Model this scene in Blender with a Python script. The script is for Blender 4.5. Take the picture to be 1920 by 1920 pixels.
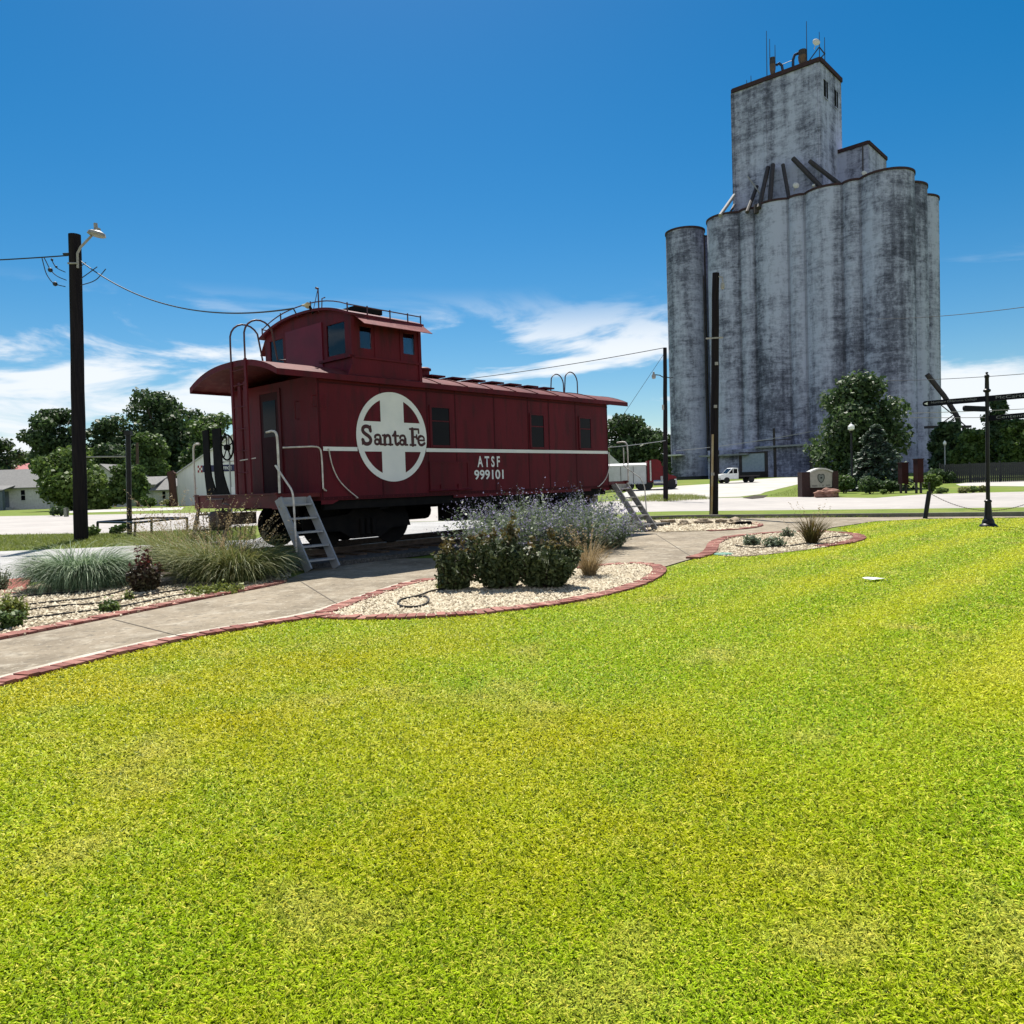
import bpy, math, random
import numpy as np
from mathutils import Vector, Matrix

for o in list(bpy.data.objects):
    bpy.data.objects.remove(o, do_unlink=True)
S = bpy.context.scene
COL = S.collection
rng = np.random.default_rng(7)
random.seed(7)

# ---------------------------------------------------------------- camera, sky, sun, exposure
FPX, PITCH, ROLL, CZ = 1437.15, .0376, .0327, 1.4      # focal length in 1920-px units, tilt, roll, eye height
cr, sr, cp, sp = math.cos(ROLL), math.sin(ROLL), math.cos(PITCH), math.sin(PITCH)
cam_d = bpy.data.cameras.new('camera')
cam = bpy.data.objects.new('camera', cam_d)
COL.objects.link(cam)
cam_d.sensor_width = 36
cam_d.lens = 36 * FPX / 1920
cam_d.clip_start, cam_d.clip_end = .05, 6000
_R, _U, _F = Vector((1, 0, 0)), Vector((0, sp, cp)), Vector((0, cp, -sp))
_r, _u = _R * cr - _U * sr, _R * sr + _U * cr
M4 = Matrix.Identity(4)
for i in range(3):
    M4[i][0], M4[i][1], M4[i][2] = _r[i], _u[i], -_F[i]
M4[2][3] = CZ
cam.matrix_world = M4
S.camera = cam

SUN_EL, SUN_AZ = math.radians(60), math.atan2(-.17, .985)   # azimuth measured from +Y towards +X
SUNV = Vector((math.sin(SUN_AZ) * math.cos(SUN_EL), math.cos(SUN_AZ) * math.cos(SUN_EL), math.sin(SUN_EL)))
sl = bpy.data.lights.new('sun', 'SUN')
sl.energy, sl.angle, sl.color = 5.0, math.radians(.5), (1, .95, .86)
so = bpy.data.objects.new('sun', sl)
COL.objects.link(so)
so.rotation_euler = (-SUNV).to_track_quat('-Z', 'Y').to_euler()
so.location = (0, 0, 60)

W = bpy.data.worlds.new('World')
S.world = W
W.use_nodes = True
nt = W.node_tree
nt.nodes.clear()
def wn(t, **k):
    n = nt.nodes.new(t)
    for a, b in k.items(): setattr(n, a, b)
    return n
def wl(a, b): nt.links.new(a, b)
def wmath(op, a, b=None):
    n = wn('ShaderNodeMath', operation=op)
    for i, x in enumerate((a, b)):
        if x is None: continue
        if isinstance(x, (int, float)): n.inputs[i].default_value = x
        else: wl(x, n.inputs[i])
    return n.outputs[0]
sky = wn('ShaderNodeTexSky', sky_type='NISHITA', sun_disc=False)
sky.sun_elevation, sky.sun_rotation = SUN_EL, SUN_AZ
sky.altitude, sky.air_density, sky.dust_density, sky.ozone_density = 300, 1.0, .35, 2.2
hs = wn('ShaderNodeHueSaturation')
hs.inputs['Hue'].default_value = .494
hs.inputs['Saturation'].default_value = 1.5
hs.inputs['Value'].default_value = .95
wl(sky.outputs[0], hs.inputs['Color'])
tc = wn('ShaderNodeTexCoord')
sx = wn('ShaderNodeSeparateXYZ')
wl(tc.outputs['Generated'], sx.inputs[0])
zc = wmath('MAXIMUM', sx.outputs[2], .0)
zz = wmath('ADD', zc, .11)
cx = wn('ShaderNodeCombineXYZ')
wl(wmath('DIVIDE', sx.outputs[0], zz), cx.inputs[0])
wl(wmath('DIVIDE', sx.outputs[1], zz), cx.inputs[1])
mp = wn('ShaderNodeMapping')
CLOUD_SEED = (10.2, 5.4, 2.4)
mp.inputs['Location'].default_value = CLOUD_SEED
mp.inputs['Scale'].default_value = (1, 1, 3.6)
wl(tc.outputs['Generated'], mp.inputs[0])
n1 = wn('ShaderNodeTexNoise')
n1.inputs['Scale'].default_value = 4.2
n1.inputs['Detail'].default_value = 9
n1.inputs['Roughness'].default_value = .56
n1.inputs['Distortion'].default_value = .5
wl(mp.outputs[0], n1.inputs['Vector'])
def smooth(x, a, b):
    m = wn('ShaderNodeMapRange', interpolation_type='SMOOTHSTEP')
    wl(x, m.inputs[0])
    m.inputs[1].default_value, m.inputs[2].default_value = a, b
    return m.outputs[0]
lowband = wmath('SUBTRACT', 1.0, smooth(sx.outputs[2], .02, .15))      # solid low bank near the horizon
hi = wmath('SUBTRACT', 1.0, smooth(sx.outputs[2], .16, .25))            # no cloud higher up
thr = wmath('ADD', n1.outputs[0], wmath('MULTIPLY', lowband, .15))
thr = wmath('ADD', thr, wmath('MULTIPLY', wmath('SUBTRACT', 1.0, smooth(sx.outputs[2], .02, .075)), .22))
cl = wmath('MULTIPLY', smooth(thr, .505, .64), hi)
cl = wmath('MULTIPLY', cl, .93)
# unseen broken cumulus added behind the photographer to brighten the shaded sides
n2 = wn('ShaderNodeTexNoise')
n2.inputs['Scale'].default_value = 1.7
n2.inputs['Detail'].default_value = 7
wl(cx.outputs[0], n2.inputs['Vector'])
back = wmath('MULTIPLY', smooth(wmath('MULTIPLY', sx.outputs[1], -1.), .05, .45), wmath('SUBTRACT', 1.0, smooth(sx.outputs[2], .60, .85)))
back = wmath('MULTIPLY', back, smooth(sx.outputs[2], .0, .06))
cl = wmath('MAXIMUM', cl, wmath('MULTIPLY', back, smooth(n2.outputs[0], .38, .52)))
mx = wn('ShaderNodeMix', data_type='RGBA')
wl(cl, mx.inputs['Factor'])
wl(hs.outputs[0], mx.inputs[6])
mx.inputs[7].default_value = (9.0, 9.4, 9.8, 1)
bg = wn('ShaderNodeBackground')
bg.inputs['Strength'].default_value = .059
wl(mx.outputs[2], bg.inputs['Color'])
wo = wn('ShaderNodeOutputWorld')
wl(bg.outputs[0], wo.inputs['Surface'])

S.view_settings.view_transform = 'Standard'
S.view_settings.look = 'None'
S.view_settings.exposure = 0.85
S.view_settings.gamma = 1.0
S.render.engine = 'CYCLES'
S.cycles.max_bounces = 6
S.cycles.transparent_max_bounces = 12

# ---------------------------------------------------------------- pixel (1920 px photo) -> place
def ray(px, py):
    a, b = px - 960, py - 960
    x, y = cr * a - sr * b, sr * a + cr * b
    Y, Z = FPX * cp - y * sp, -FPX * sp - y * cp
    return np.array([x / Y, 1., Z / Y])
CP = np.array([0, 0, CZ])
def at(px, py, Y): return CP + ray(px, py) * Y
def sstep(x, a, b):
    t = np.clip((np.asarray(x, float) - a) / (b - a), 0, 1)
    return t * t * (3 - 2 * t)
def terr(x, y):
    return 1.0 * sstep(y, 60, 110) * sstep(x, 0, 16)
def G(px, py):
    d = ray(px, py)
    t = 1.5
    while t < 400:
        P = CP + d * t
        if P[2] <= terr(P[0], P[1]): break
        t *= 1.01
    lo, hi_ = t / 1.01, t
    for _ in range(30):
        m = (lo + hi_) / 2
        P = CP + d * m
        if P[2] <= terr(P[0], P[1]): hi_ = m
        else: lo = m
    P = CP + d * hi_
    P[2] = terr(P[0], P[1])
    return P

# ---------------------------------------------------------------- materials
MATS = {}
def ntree(name):
    m = bpy.data.materials.new(name)
    m.use_nodes = True
    return m, m.node_tree, m.node_tree.nodes['Principled BSDF']
def mat(name, c1, c2=None, scale=4., rough=.7, bump=0., metal=0., stretch=(1, 1, 1), lo=.35, hi=.65, c3=None, s3=30., spec=.4,
        trans=0., attr=None, bscale=None, world=False, coat=0.):
    if name in MATS: return MATS[name]
    m, t, b = ntree(name)
    L = t.links.new
    b.inputs['Roughness'].default_value = rough
    b.inputs['Metallic'].default_value = metal
    b.inputs['Specular IOR Level'].default_value = spec
    b.inputs['Coat Weight'].default_value = coat
    def rgb(c): return (c[0], c[1], c[2], 1)
    if c2 is None: c2 = tuple(x * .82 for x in c1)
    co = t.nodes.new('ShaderNodeNewGeometry').outputs['Position'] if world else t.nodes.new('ShaderNodeTexCoord').outputs['Object']
    mpn = t.nodes.new('ShaderNodeMapping')
    mpn.inputs['Scale'].default_value = stretch
    L(co, mpn.inputs[0])
    def noise(sc, det=6):
        n = t.nodes.new('ShaderNodeTexNoise')
        n.inputs['Scale'].default_value = sc
        n.inputs['Detail'].default_value = det
        L(mpn.outputs[0], n.inputs['Vector'])
        return n.outputs[0]
    def ramp(src, a, b_):
        r = t.nodes.new('ShaderNodeMapRange')
        r.inputs[1].default_value, r.inputs[2].default_value = a, b_
        L(src, r.inputs[0])
        return r.outputs[0]
    def mix(f, a, b_):
        x = t.nodes.new('ShaderNodeMix')
        x.data_type = 'RGBA'
        L(f, x.inputs['Factor'])
        for i, v in ((6, a), (7, b_)):
            if isinstance(v, tuple): x.inputs[i].default_value = rgb(v)
            else: L(v, x.inputs[i])
        return x.outputs[2]
    fac = ramp(noise(scale), lo, hi)
    col = mix(fac, c1, c2)
    if c3 is not None:
        col = mix(ramp(noise(s3), .5, .72), col, c3)
    if attr:
        a = t.nodes.new('ShaderNodeAttribute')
        a.attribute_name = 'rnd'
        col = mix(a.outputs['Fac'], col, attr)
    L(col, b.inputs['Base Color'])
    if bump:
        bn = t.nodes.new('ShaderNodeBump')
        bn.inputs['Strength'].default_value = min(1, bump)
        bn.inputs['Distance'].default_value = .02
        L(noise(bscale or scale * 8), bn.inputs['Height'])
        L(bn.outputs[0], b.inputs['Normal'])
    if trans:
        out = t.nodes['Material Output']
        tr = t.nodes.new('ShaderNodeBsdfTranslucent')
        L(col, tr.inputs[0])
        ms = t.nodes.new('ShaderNodeMixShader')
        ms.inputs[0].default_value = trans
        L(b.outputs[0], ms.inputs[1]); L(tr.outputs[0], ms.inputs[2])
        L(ms.outputs[0], out.inputs[0])
    MATS[name] = m
    return m

RED = mat('caboose red paint', (.112, .0092, .0172), (.078, .0072, .0135), 1.1, .55, .15, c3=(.050, .0095, .013), s3=5.5, bscale=45, stretch=(1, 1, .22), lo=.36, hi=.64, spec=.14)
RED2 = mat('sill red paint', (.12, .012, .014), (.07, .010, .014), 3, .5, .15, bscale=40, spec=.2)
REDP = mat('bright red panel paint', (.16, .010, .028), (.11, .009, .022), 2.2, .45, spec=.2)
ROOFR = mat('sun faded red roof paint', (.115, .018, .019), (.075, .014, .017), 2.4, .7, .2, c3=(.14, .04, .036), s3=8, spec=.15)
AWN = mat('faded awning paint', (.165, .026, .030), (.12, .02, .024), 5, .7, c3=(.22, .07, .07), s3=14, spec=.15)
WHITE = mat('white paint', (.74, .74, .74), (.66, .67, .68), 2.5, .5, spec=.2)
LETTER = mat('dark red lettering paint', (.05, .006, .01), None, 6, .5)
BLK = mat('black underframe', (.006, .006, .007), (.011, .010, .010), 5, .85, spec=.1)
STEEL = mat('dark worn steel', (.06, .05, .048), (.10, .06, .045), 8, .5, metal=.6)
RAIL = mat('rail steel', (.12, .085, .065), (.07, .05, .04), 10, .45, metal=.7)
GALV = mat('grey painted steel', (.30, .31, .33), (.24, .25, .27), 8, .5)
WPIPE = mat('chalky white pipe', (.60, .58, .55), (.42, .38, .35), 9, .55)
RPIPE = mat('dark red pipe', (.075, .02, .025), (.05, .02, .03), 9, .5)
WOODP = mat('creosoted pole wood', (.012, .010, .013), (.022, .018, .019), 5, .9, .5, stretch=(6, 6, .25), c3=(.010, .009, .010), s3=9, spec=.08)
WOODB = mat('brown pole wood', (.055, .035, .025), (.09, .06, .042), 5, .85, .5, stretch=(6, 6, .25))
WIRE = mat('black cable', (.02, .022, .026), None, 5, .6)
LAMPG = mat('weathered grey lamp', (.32, .30, .28), (.22, .21, .21), 9, .5)
BLKI = mat('black cast iron', (.006, .006, .008), (.010, .010, .011), 8, .4, spec=.25)
SIGNB = mat('navy black sign face', (.006, .006, .012), None, 5, .6, spec=.1)
SIGNT = mat('pale sign lettering', (.22, .22, .25), None, 5, .6)
CREAM = mat('cream plaque', (.33, .31, .275), (.27, .255, .23), 6, .7)
BRICKD = mat('dark brown brick', (.036, .014, .013), (.022, .010, .010), 12, .85, .3)
TYRE = mat('tyre rubber', (.015, .015, .016), None, 8, .85)
CHROME = mat('bright truck metal', (.5, .5, .52), (.36, .36, .38), 8, .3, metal=.8)
TRUCKR = mat('truck red', (.13, .006, .012), (.10, .006, .011), 3, .4, spec=.2)
TRUCKW = mat('white truck paint', (.72, .73, .74), (.62, .63, .64), 3, .4, coat=.2)
DGLASS = mat('dark glass', (.006, .007, .010), None, 3, .08, spec=.06)
SKIRT = mat('grey trailer tarp', (.45, .46, .48), (.38, .39, .41), 3, .6)
RED_EL = mat('rust red coping', (.060, .034, .038), (.040, .026, .032), 3, .9, spec=.1)
DARKS = mat('dark rusty spout', (.025, .022, .026), (.045, .035, .035), 4, .7)
DOORM = mat('grey blue roll door', (.30, .36, .42), (.24, .30, .36), 3, .6)
WALLW = mat('white clapboard', (.50, .51, .52), (.42, .43, .45), 3, .8, c3=(.36, .36, .37), s3=5)
WALLM = mat('white sheet metal wall', (.66, .67, .69), (.60, .61, .64), 1.5, .55, stretch=(3, 3, .2))
SHING = mat('grey shingle roof', (.20, .195, .19), (.15, .148, .145), 4, .9, .3, stretch=(1, 1, 4))
SHINR = mat('pink red metal roof', (.36, .095, .085), (.30, .08, .08), 4, .6)
PORCH = mat('slate blue porch post', (.10, .13, .17), None, 4, .7)
BLUE = mat('navy sign band', (.012, .014, .07), None, 4, .5)
CHKR = mat('red check', (.28, .02, .04), None, 4, .5)
TRUNK = mat('tree bark', (.055, .042, .033), (.035, .028, .024), 8, .9, .6, stretch=(3, 3, .5))
DEADT = mat('reddish dead trunk', (.085, .036, .025), (.05, .024, .019), 6, .9, .6, stretch=(3, 3, .4))
ROCK = mat('red sandstone', (.30, .165, .12), (.17, .08, .06), 5, .9, .6)
FENCEW = mat('dark board fence', (.030, .034, .034), (.022, .026, .026), 4, .9, stretch=(8, 8, .3))
TAR = mat('green valve lid', (.10, .24, .17), None, 6, .6)
HOSE = mat('black irrigation hose', (.014, .013, .012), None, 6, .5)
LEAFM = {}
def leaf(name, a, b, hi, trans=.35, scale=.6):
    return mat(name, a, b, scale, .55, attr=hi, trans=trans, spec=.3)
F_DARK = leaf('dark green foliage', (.034, .066, .022), (.022, .046, .018), (.095, .15, .050))
F_MID = leaf('mid green foliage', (.050, .095, .020), (.032, .064, .017), (.13, .20, .048))
F_LIGHT = leaf('light green foliage', (.075, .13, .024), (.050, .090, .020), (.18, .25, .06))
F_BLUE = leaf('blue green needles', (.044, .074, .050), (.027, .048, .035), (.125, .175, .13), .25)
F_BRONZE = leaf('bronze green shrub leaves', (.050, .050, .012), (.085, .045, .015), (.16, .14, .05), .3, 5.)
F_REDB = leaf('deep red shrub leaves', (.055, .012, .012), (.030, .024, .012), (.16, .03, .028), .25, 5.)
F_SAGE = leaf('sage green stems', (.115, .155, .085), (.075, .115, .055), (.26, .31, .21), .3, 4.)
F_LAV = leaf('lavender flowers', (.23, .20, .36), (.17, .15, .27), (.40, .37, .56), .3, 5.)
F_PAMP = leaf('blue green arching grass', (.075, .135, .055), (.045, .090, .036), (.34, .44, .26), .3, 3.)
F_TAN = leaf('tan green arching grass', (.11, .145, .035), (.070, .115, .028), (.36, .34, .12), .3, 3.)
F_SEED = leaf('straw seed heads', (.30, .22, .10), (.22, .15, .07), (.42, .33, .20), .3, 4.)
F_YEL = leaf('yellow green leaves', (.14, .17, .025), (.08, .11, .02), (.26, .29, .06), .3, 6.)

def glass():
    m, t, b = ntree('window glass')
    out = t.nodes['Material Output']
    tr = t.nodes.new('ShaderNodeBsdfTransparent')
    tr.inputs[0].default_value = (.78, .80, .84, 1)
    gl = t.nodes.new('ShaderNodeBsdfGlossy')
    gl.inputs['Roughness'].default_value = .03
    fr = t.nodes.new('ShaderNodeFresnel')
    fr.inputs[0].default_value = 1.5
    ms = t.nodes.new('ShaderNodeMixShader')
    t.links.new(fr.outputs[0], ms.inputs[0])
    t.links.new(tr.outputs[0], ms.inputs[1])
    t.links.new(gl.outputs[0], ms.inputs[2])
    t.links.new(ms.outputs[0], out.inputs[0])
    return m
GLASS = glass()

def concrete_elev(name='weathered elevator concrete', k=1.):
    m, t, b = ntree(name)
    L = t.links.new
    b.inputs['Roughness'].default_value = .92
    b.inputs['Specular IOR Level'].default_value = .2
    g = t.nodes.new('ShaderNodeNewGeometry').outputs['Position']
    def noise(st, sc, det=7, ro=.6, dist=0.):
        mpn = t.nodes.new('ShaderNodeMapping'); mpn.inputs['Scale'].default_value = st
        L(g, mpn.inputs[0])
        n = t.nodes.new('ShaderNodeTexNoise')
        n.inputs['Scale'].default_value = sc; n.inputs['Detail'].default_value = det
        n.inputs['Roughness'].default_value = ro; n.inputs['Distortion'].default_value = dist
        L(mpn.outputs[0], n.inputs['Vector']); return n.outputs[0]
    def mr(x, a, b_, c=0, d=1):
        r = t.nodes.new('ShaderNodeMapRange')
        for i, v in enumerate((a, b_, c, d)): r.inputs[i + 1].default_value = v
        L(x, r.inputs[0]); return r.outputs[0]
    def ma(op, x, y):
        n = t.nodes.new('ShaderNodeMath'); n.operation = op
        for i, v in enumerate((x, y)):
            if isinstance(v, (int, float)): n.inputs[i].default_value = v
            else: L(v, n.inputs[i])
        return n.outputs[0]
    streak = noise((1, 1, .035), .42, 9, .62)
    fine = noise((1, 1, .55), 1.3, 9, .78)
    pour = noise((.22, .22, 1), .85, 9, .74, .5)
    patch = noise((1, 1, .42), .10, 4, .55)
    v = ma('ADD', ma('MULTIPLY', streak, .80), ma('MULTIPLY', pour, .75))
    v = ma('ADD', v, ma('MULTIPLY', fine, .80))
    grit = noise((.5, .5, 1.6), 2.4, 6, .8)
    v = ma('ADD', v, ma('MULTIPLY', ma('SUBTRACT', grit, .5), .55))
    v = ma('ADD', v, ma('MULTIPLY', patch, .95))
    f = mr(v, 1.38, 1.83)
    ra = t.nodes.new('ShaderNodeValToRGB')
    e = ra.color_ramp.elements
    e[0].position, e[0].color = 0, (.045, .048, .074, 1)
    e[1].position, e[1].color = 1, (.385, .41, .56, 1)
    e2 = e.new(.40); e2.color = (.130, .139, .203, 1)
    e3 = e.new(.62); e3.color = (.243, .258, .358, 1)
    for q in e: q.color = [a * k for a in q.color[:3]] + [1]
    L(f, ra.inputs[0]); L(ra.outputs[0], b.inputs['Base Color'])
    bn = t.nodes.new('ShaderNodeBump'); bn.inputs['Strength'].default_value = .35; bn.inputs['Distance'].default_value = .08
    L(pour, bn.inputs['Height']); L(bn.outputs[0], b.inputs['Normal'])
    return m
CONC_EL = concrete_elev()
CONC_ST = concrete_elev('stained and shade darkened elevator concrete', .62)  # darker copy for the silo grooves: stain plus painted shade

def ground_mat(name, cols, scales, rough=.95, bump=.4, bscale=25., dist=.02, fine=None):
    """cols: list of (colour, lo, hi) layered by world-space noise of the matching scale"""
    m, t, b = ntree(name)
    L = t.links.new
    b.inputs['Roughness'].default_value = rough
    b.inputs['Specular IOR Level'].default_value = .2
    g = t.nodes.new('ShaderNodeNewGeometry').outputs['Position']
    col = None
    for i, (c, lo, hi) in enumerate(cols):
        if col is None:
            col = c; continue
        n = t.nodes.new('ShaderNodeTexNoise')
        n.inputs['Scale'].default_value = scales[i]; n.inputs['Detail'].default_value = 7
        n.inputs['Roughness'].default_value = .62
        mpn = t.nodes.new('ShaderNodeMapping'); mpn.inputs['Location'].default_value = (i * 13.1, i * 7.7, 0)
        L(g, mpn.inputs[0]); L(mpn.outputs[0], n.inputs['Vector'])
        r = t.nodes.new('ShaderNodeMapRange'); r.inputs[1].default_value, r.inputs[2].default_value = lo, hi
        L(n.outputs[0], r.inputs[0])
        x = t.nodes.new('ShaderNodeMix'); x.data_type = 'RGBA'
        L(r.outputs[0], x.inputs['Factor'])
        if isinstance(col, tuple): x.inputs[6].default_value = (*col, 1)
        else: L(col, x.inputs[6])
        x.inputs[7].default_value = (*c, 1)
        col = x.outputs[2]
    L(col, b.inputs['Base Color'])
    n = t.nodes.new('ShaderNodeTexNoise'); n.inputs['Scale'].default_value = bscale; n.inputs['Detail'].default_value = 6
    L(g, n.inputs['Vector'])
    bn = t.nodes.new('ShaderNodeBump'); bn.inputs['Strength'].default_value = bump; bn.inputs['Distance'].default_value = dist
    L(n.outputs[0], bn.inputs['Height']); L(bn.outputs[0], b.inputs['Normal'])
    MATS[name] = m
    return m
GRASSG = ground_mat('far grass', [((.115, .165, .020), 0, 1), ((.19, .19, .045), .45, .75), ((.07, .12, .016), .5, .75), ((.26, .23, .10), .62, .8)], [0, .25, .9, 3.])
LAWNM = ground_mat('lawn thatch', [((.15, .18, .012), 0, 1), ((.09, .13, .010), .4, .7), ((.19, .17, .02), .5, .75)], [0, .5, 4.], bump=.8, bscale=60)
CONC = ground_mat('walkway concrete', [((.262, .218, .158), 0, 1), ((.165, .135, .096), .38, .62), ((.33, .292, .23), .50, .72), ((.105, .09, .068), .54, .72), ((.42, .375, .30), .58, .72)], [0, .9, 3.2, 11., 20.], .85, .3, 60)
ROADM = ground_mat('pale worn road', [((.36, .335, .315), 0, 1), ((.29, .272, .26), .4, .7), ((.42, .395, .37), .5, .75)], [0, .16, .9], .9, .2, 20)
LOTM = ground_mat('pale gravel lot', [((.36, .355, .35), 0, 1), ((.25, .245, .24), .4, .65), ((.48, .47, .45), .5, .7)], [0, .7, 14.], .95, .8, 30, .03)
LOT2 = ground_mat('pale limestone drive', [((.44, .42, .385), 0, 1), ((.34, .325, .30), .4, .7)], [0, .3], .95, .4, 10)
BEDM = ground_mat('gravel bed base', [((.22, .175, .115), 0, 1), ((.10, .075, .05), .42, .6), ((.34, .28, .19), .52, .66)], [0, 22., 45.], .95, 1., 45, .03)
MULCH = ground_mat('dark mulch', [((.055, .042, .03), 0, 1), ((.09, .07, .05), .45, .7)], [0, 20.], .95, .8, 40)
BALM = ground_mat('track ballast', [((.10, .095, .09), 0, 1), ((.05, .047, .045), .42, .6), ((.19, .18, .17), .55, .7)], [0, 18., 34.], .95, 1., 34, .03)
KERBM = ground_mat('kerb concrete', [((.20, .185, .165), 0, 1), ((.13, .12, .105), .4, .7)], [0, 3.], .9)
PAVR = ground_mat('red brick paving', [((.30, .095, .075), 0, 1), ((.22, .065, .052), .45, .7)], [0, 8.], .9, .4, 30)
PATCHM = ground_mat('dark patch ground', [((.03, .025, .018), 0, 1), ((.05, .04, .025), .4, .7)], [0, 2.], .9)
BRICK = mat('red edging brick', (.22, .070, .052), (.14, .046, .038), 9, .9, .4, attr=(.40, .20, .155), world=True)
STONE = mat('cream pebble', (.28, .225, .145), (.13, .095, .058), 9, .9, attr=(.56, .50, .38), world=True, lo=.42, hi=.58, spec=.15)

# ---------------------------------------------------------------- mesh helpers
def npmesh(name, V, F, mat_, parent=None, rnd=None, smooth=False, mat2=None, idx=None):
    V = np.asarray(V, np.float32).reshape(-1, 3)
    F = np.asarray(F, np.int32)
    k = F.shape[1]
    me = bpy.data.meshes.new(name)
    me.vertices.add(len(V)); me.vertices.foreach_set('co', V.ravel())
    me.loops.add(F.size); me.loops.foreach_set('vertex_index', F.ravel())
    me.polygons.add(len(F))
    me.polygons.foreach_set('loop_start', np.arange(len(F), dtype=np.int32) * k)
    if rnd is not None:
        a = me.attributes.new('rnd', 'FLOAT', 'FACE'); a.data.foreach_set('value', np.asarray(rnd, np.float32))
    if smooth: me.polygons.foreach_set('use_smooth', np.ones(len(F), bool))
    me.materials.append(mat_)
    if mat2 is not None:
        me.materials.append(mat2); me.polygons.foreach_set('material_index', np.asarray(idx, np.int32))
    me.update(calc_edges=True)
    return link(name, me, parent)
def link(name, data, parent=None):
    o = bpy.data.objects.new(name, data)
    COL.objects.link(o)
    if parent is not None: o.parent = parent
    return o
def tag(o, label=None, cat=None, group=None, kind=None):
    if label: o['label'] = label
    if cat: o['category'] = cat
    if group: o['group'] = group
    if kind: o['kind'] = kind
    return o
def thing(name, label, cat, loc=(0, 0, 0), rz=0., group=None, tilt=None):
    o = bpy.data.objects.new(name, None)
    COL.objects.link(o)
    o.empty_display_size = .3
    o.location = Vector([float(x) for x in loc])
    o.rotation_euler = (tilt[0] if tilt else 0, tilt[1] if tilt else 0, rz)
    return tag(o, label, cat, group)
def copy_tree(o, parent=None):
    c = o.copy(); COL.objects.link(c)
    if parent is not None: c.parent = parent
    for ch in list(o.children): copy_tree(ch, c)
    return c
class MB:
    def __init__(s): s.v, s.f, s.sm = [], [], []
    def add(s, V, F, smooth=False):
        n = len(s.v)
        s.v += [tuple(float(a) for a in p) for p in V]
        s.f += [tuple(i + n for i in f) for f in F]
        s.sm += [smooth] * len(F)
        return s
    def box(s, c, d, M=None):
        c, h = Vector([float(x) for x in c]), [x / 2 for x in d]
        V = []
        for z in (-1, 1):
            for y in (-1, 1):
                for x in (-1, 1):
                    p = Vector((x * h[0], y * h[1], z * h[2]))
                    V.append((M @ p if M else p) + c)
        return s.add(V, [(0, 2, 3, 1), (4, 5, 7, 6), (0, 1, 5, 4), (2, 6, 7, 3), (0, 4, 6, 2), (1, 3, 7, 5)])
    def b(s, x0, x1, y0, y1, z0, z1):
        return s.box(((x0 + x1) / 2, (y0 + y1) / 2, (z0 + z1) / 2), (x1 - x0, y1 - y0, z1 - z0))
    def bar(s, p, q, w, h, up=(0, 0, 1)):
        p, q = Vector([float(x) for x in p]), Vector([float(x) for x in q])
        d = (q - p); L = d.length; d.normalize()
        sd = d.cross(Vector(up))
        if sd.length < 1e-4: sd = d.cross(Vector((1, 0, 0)))
        sd.normalize(); uu = sd.cross(d)
        M = Matrix((d, sd, uu)).transposed()
        return s.box((p + q) / 2, (L, w, h), M)
    def tube(s, pts, r, n=8, caps=True):
        P = [Vector([float(x) for x in p]) for p in pts]
        R = r if isinstance(r, (list, tuple)) else [r] * len(P)
        V, F = [], []
        prev = None
        for i, p in enumerate(P):
            d = (P[min(i + 1, len(P) - 1)] - P[max(i - 1, 0)]).normalized()
            if prev is None:
                a = d.cross(Vector((0, 0, 1)))
                if a.length < 1e-3: a = d.cross(Vector((1, 0, 0)))
            else:
                a = prev - d * prev.dot(d)
            a.normalize(); prev = a
            b_ = d.cross(a)
            for k in range(n):
                t = 2 * math.pi * k / n
                V.append(p + (a * math.cos(t) + b_ * math.sin(t)) * R[i])
        for i in range(len(P) - 1):
            for k in range(n):
                F.append((i * n + k, i * n + (k + 1) % n, (i + 1) * n + (k + 1) % n, (i + 1) * n + k))
        s.add(V, F, True)
        if caps:
            s.add(V[:n], [tuple(range(n))[::-1]]); s.add(V[-n:], [tuple(range(n))])
        return s
    def lathe(s, prof, n=16, c=(0, 0, 0), M=None, smooth=True):
        c = Vector([float(x) for x in c])
        V, F = [], []
        for r, z in prof:
            for k in range(n):
                t = 2 * math.pi * k / n
                p = Vector((r * math.cos(t), r * math.sin(t), z))
                V.append((M @ p if M else p) + c)
        for i in range(len(prof) - 1):
            for k in range(n):
                F.append((i * n + k, i * n + (k + 1) % n, (i + 1) * n + (k + 1) % n, (i + 1) * n + k))
        s.add(V, F, smooth)
        s.add(V[:n], [tuple(range(n))[::-1]]); s.add(V[-n:], [tuple(range(n))])
        return s
    def prism(s, poly, o, ax, ay, depth):
        """poly in the plane (ax, ay) at o, extruded by depth along ax x ay"""
        o, ax, ay = (Vector([float(x) for x in q]) for q in (o, ax, ay))
        nz = ax.cross(ay).normalized()
        n = len(poly)
        A = [o + ax * x + ay * y for x, y in poly]
        B = [p + nz * depth for p in A]
        F = [tuple(range(n))[::-1], tuple(range(n, 2 * n))] + [(i, (i + 1) % n, n + (i + 1) % n, n + i) for i in range(n)]
        return s.add(A + B, F)
    def wall(s, x0, x1, z0, z1, holes, put, th):
        """rect wall with rect holes; put(x0,x1,z0,z1) -> box bounds"""
        xs = sorted({x0, x1, *[h[0] for h in holes], *[h[1] for h in holes]})
        for a, b_ in zip(xs, xs[1:]):
            m = (a + b_) / 2
            hz = sorted([(h[2], h[3]) for h in holes if h[0] < m < h[1]])
            z = z0
            for p, q in hz:
                if p > z: put(s, a, b_, z, p)
                z = q
            if z < z1: put(s, a, b_, z, z1)
        return s
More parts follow.
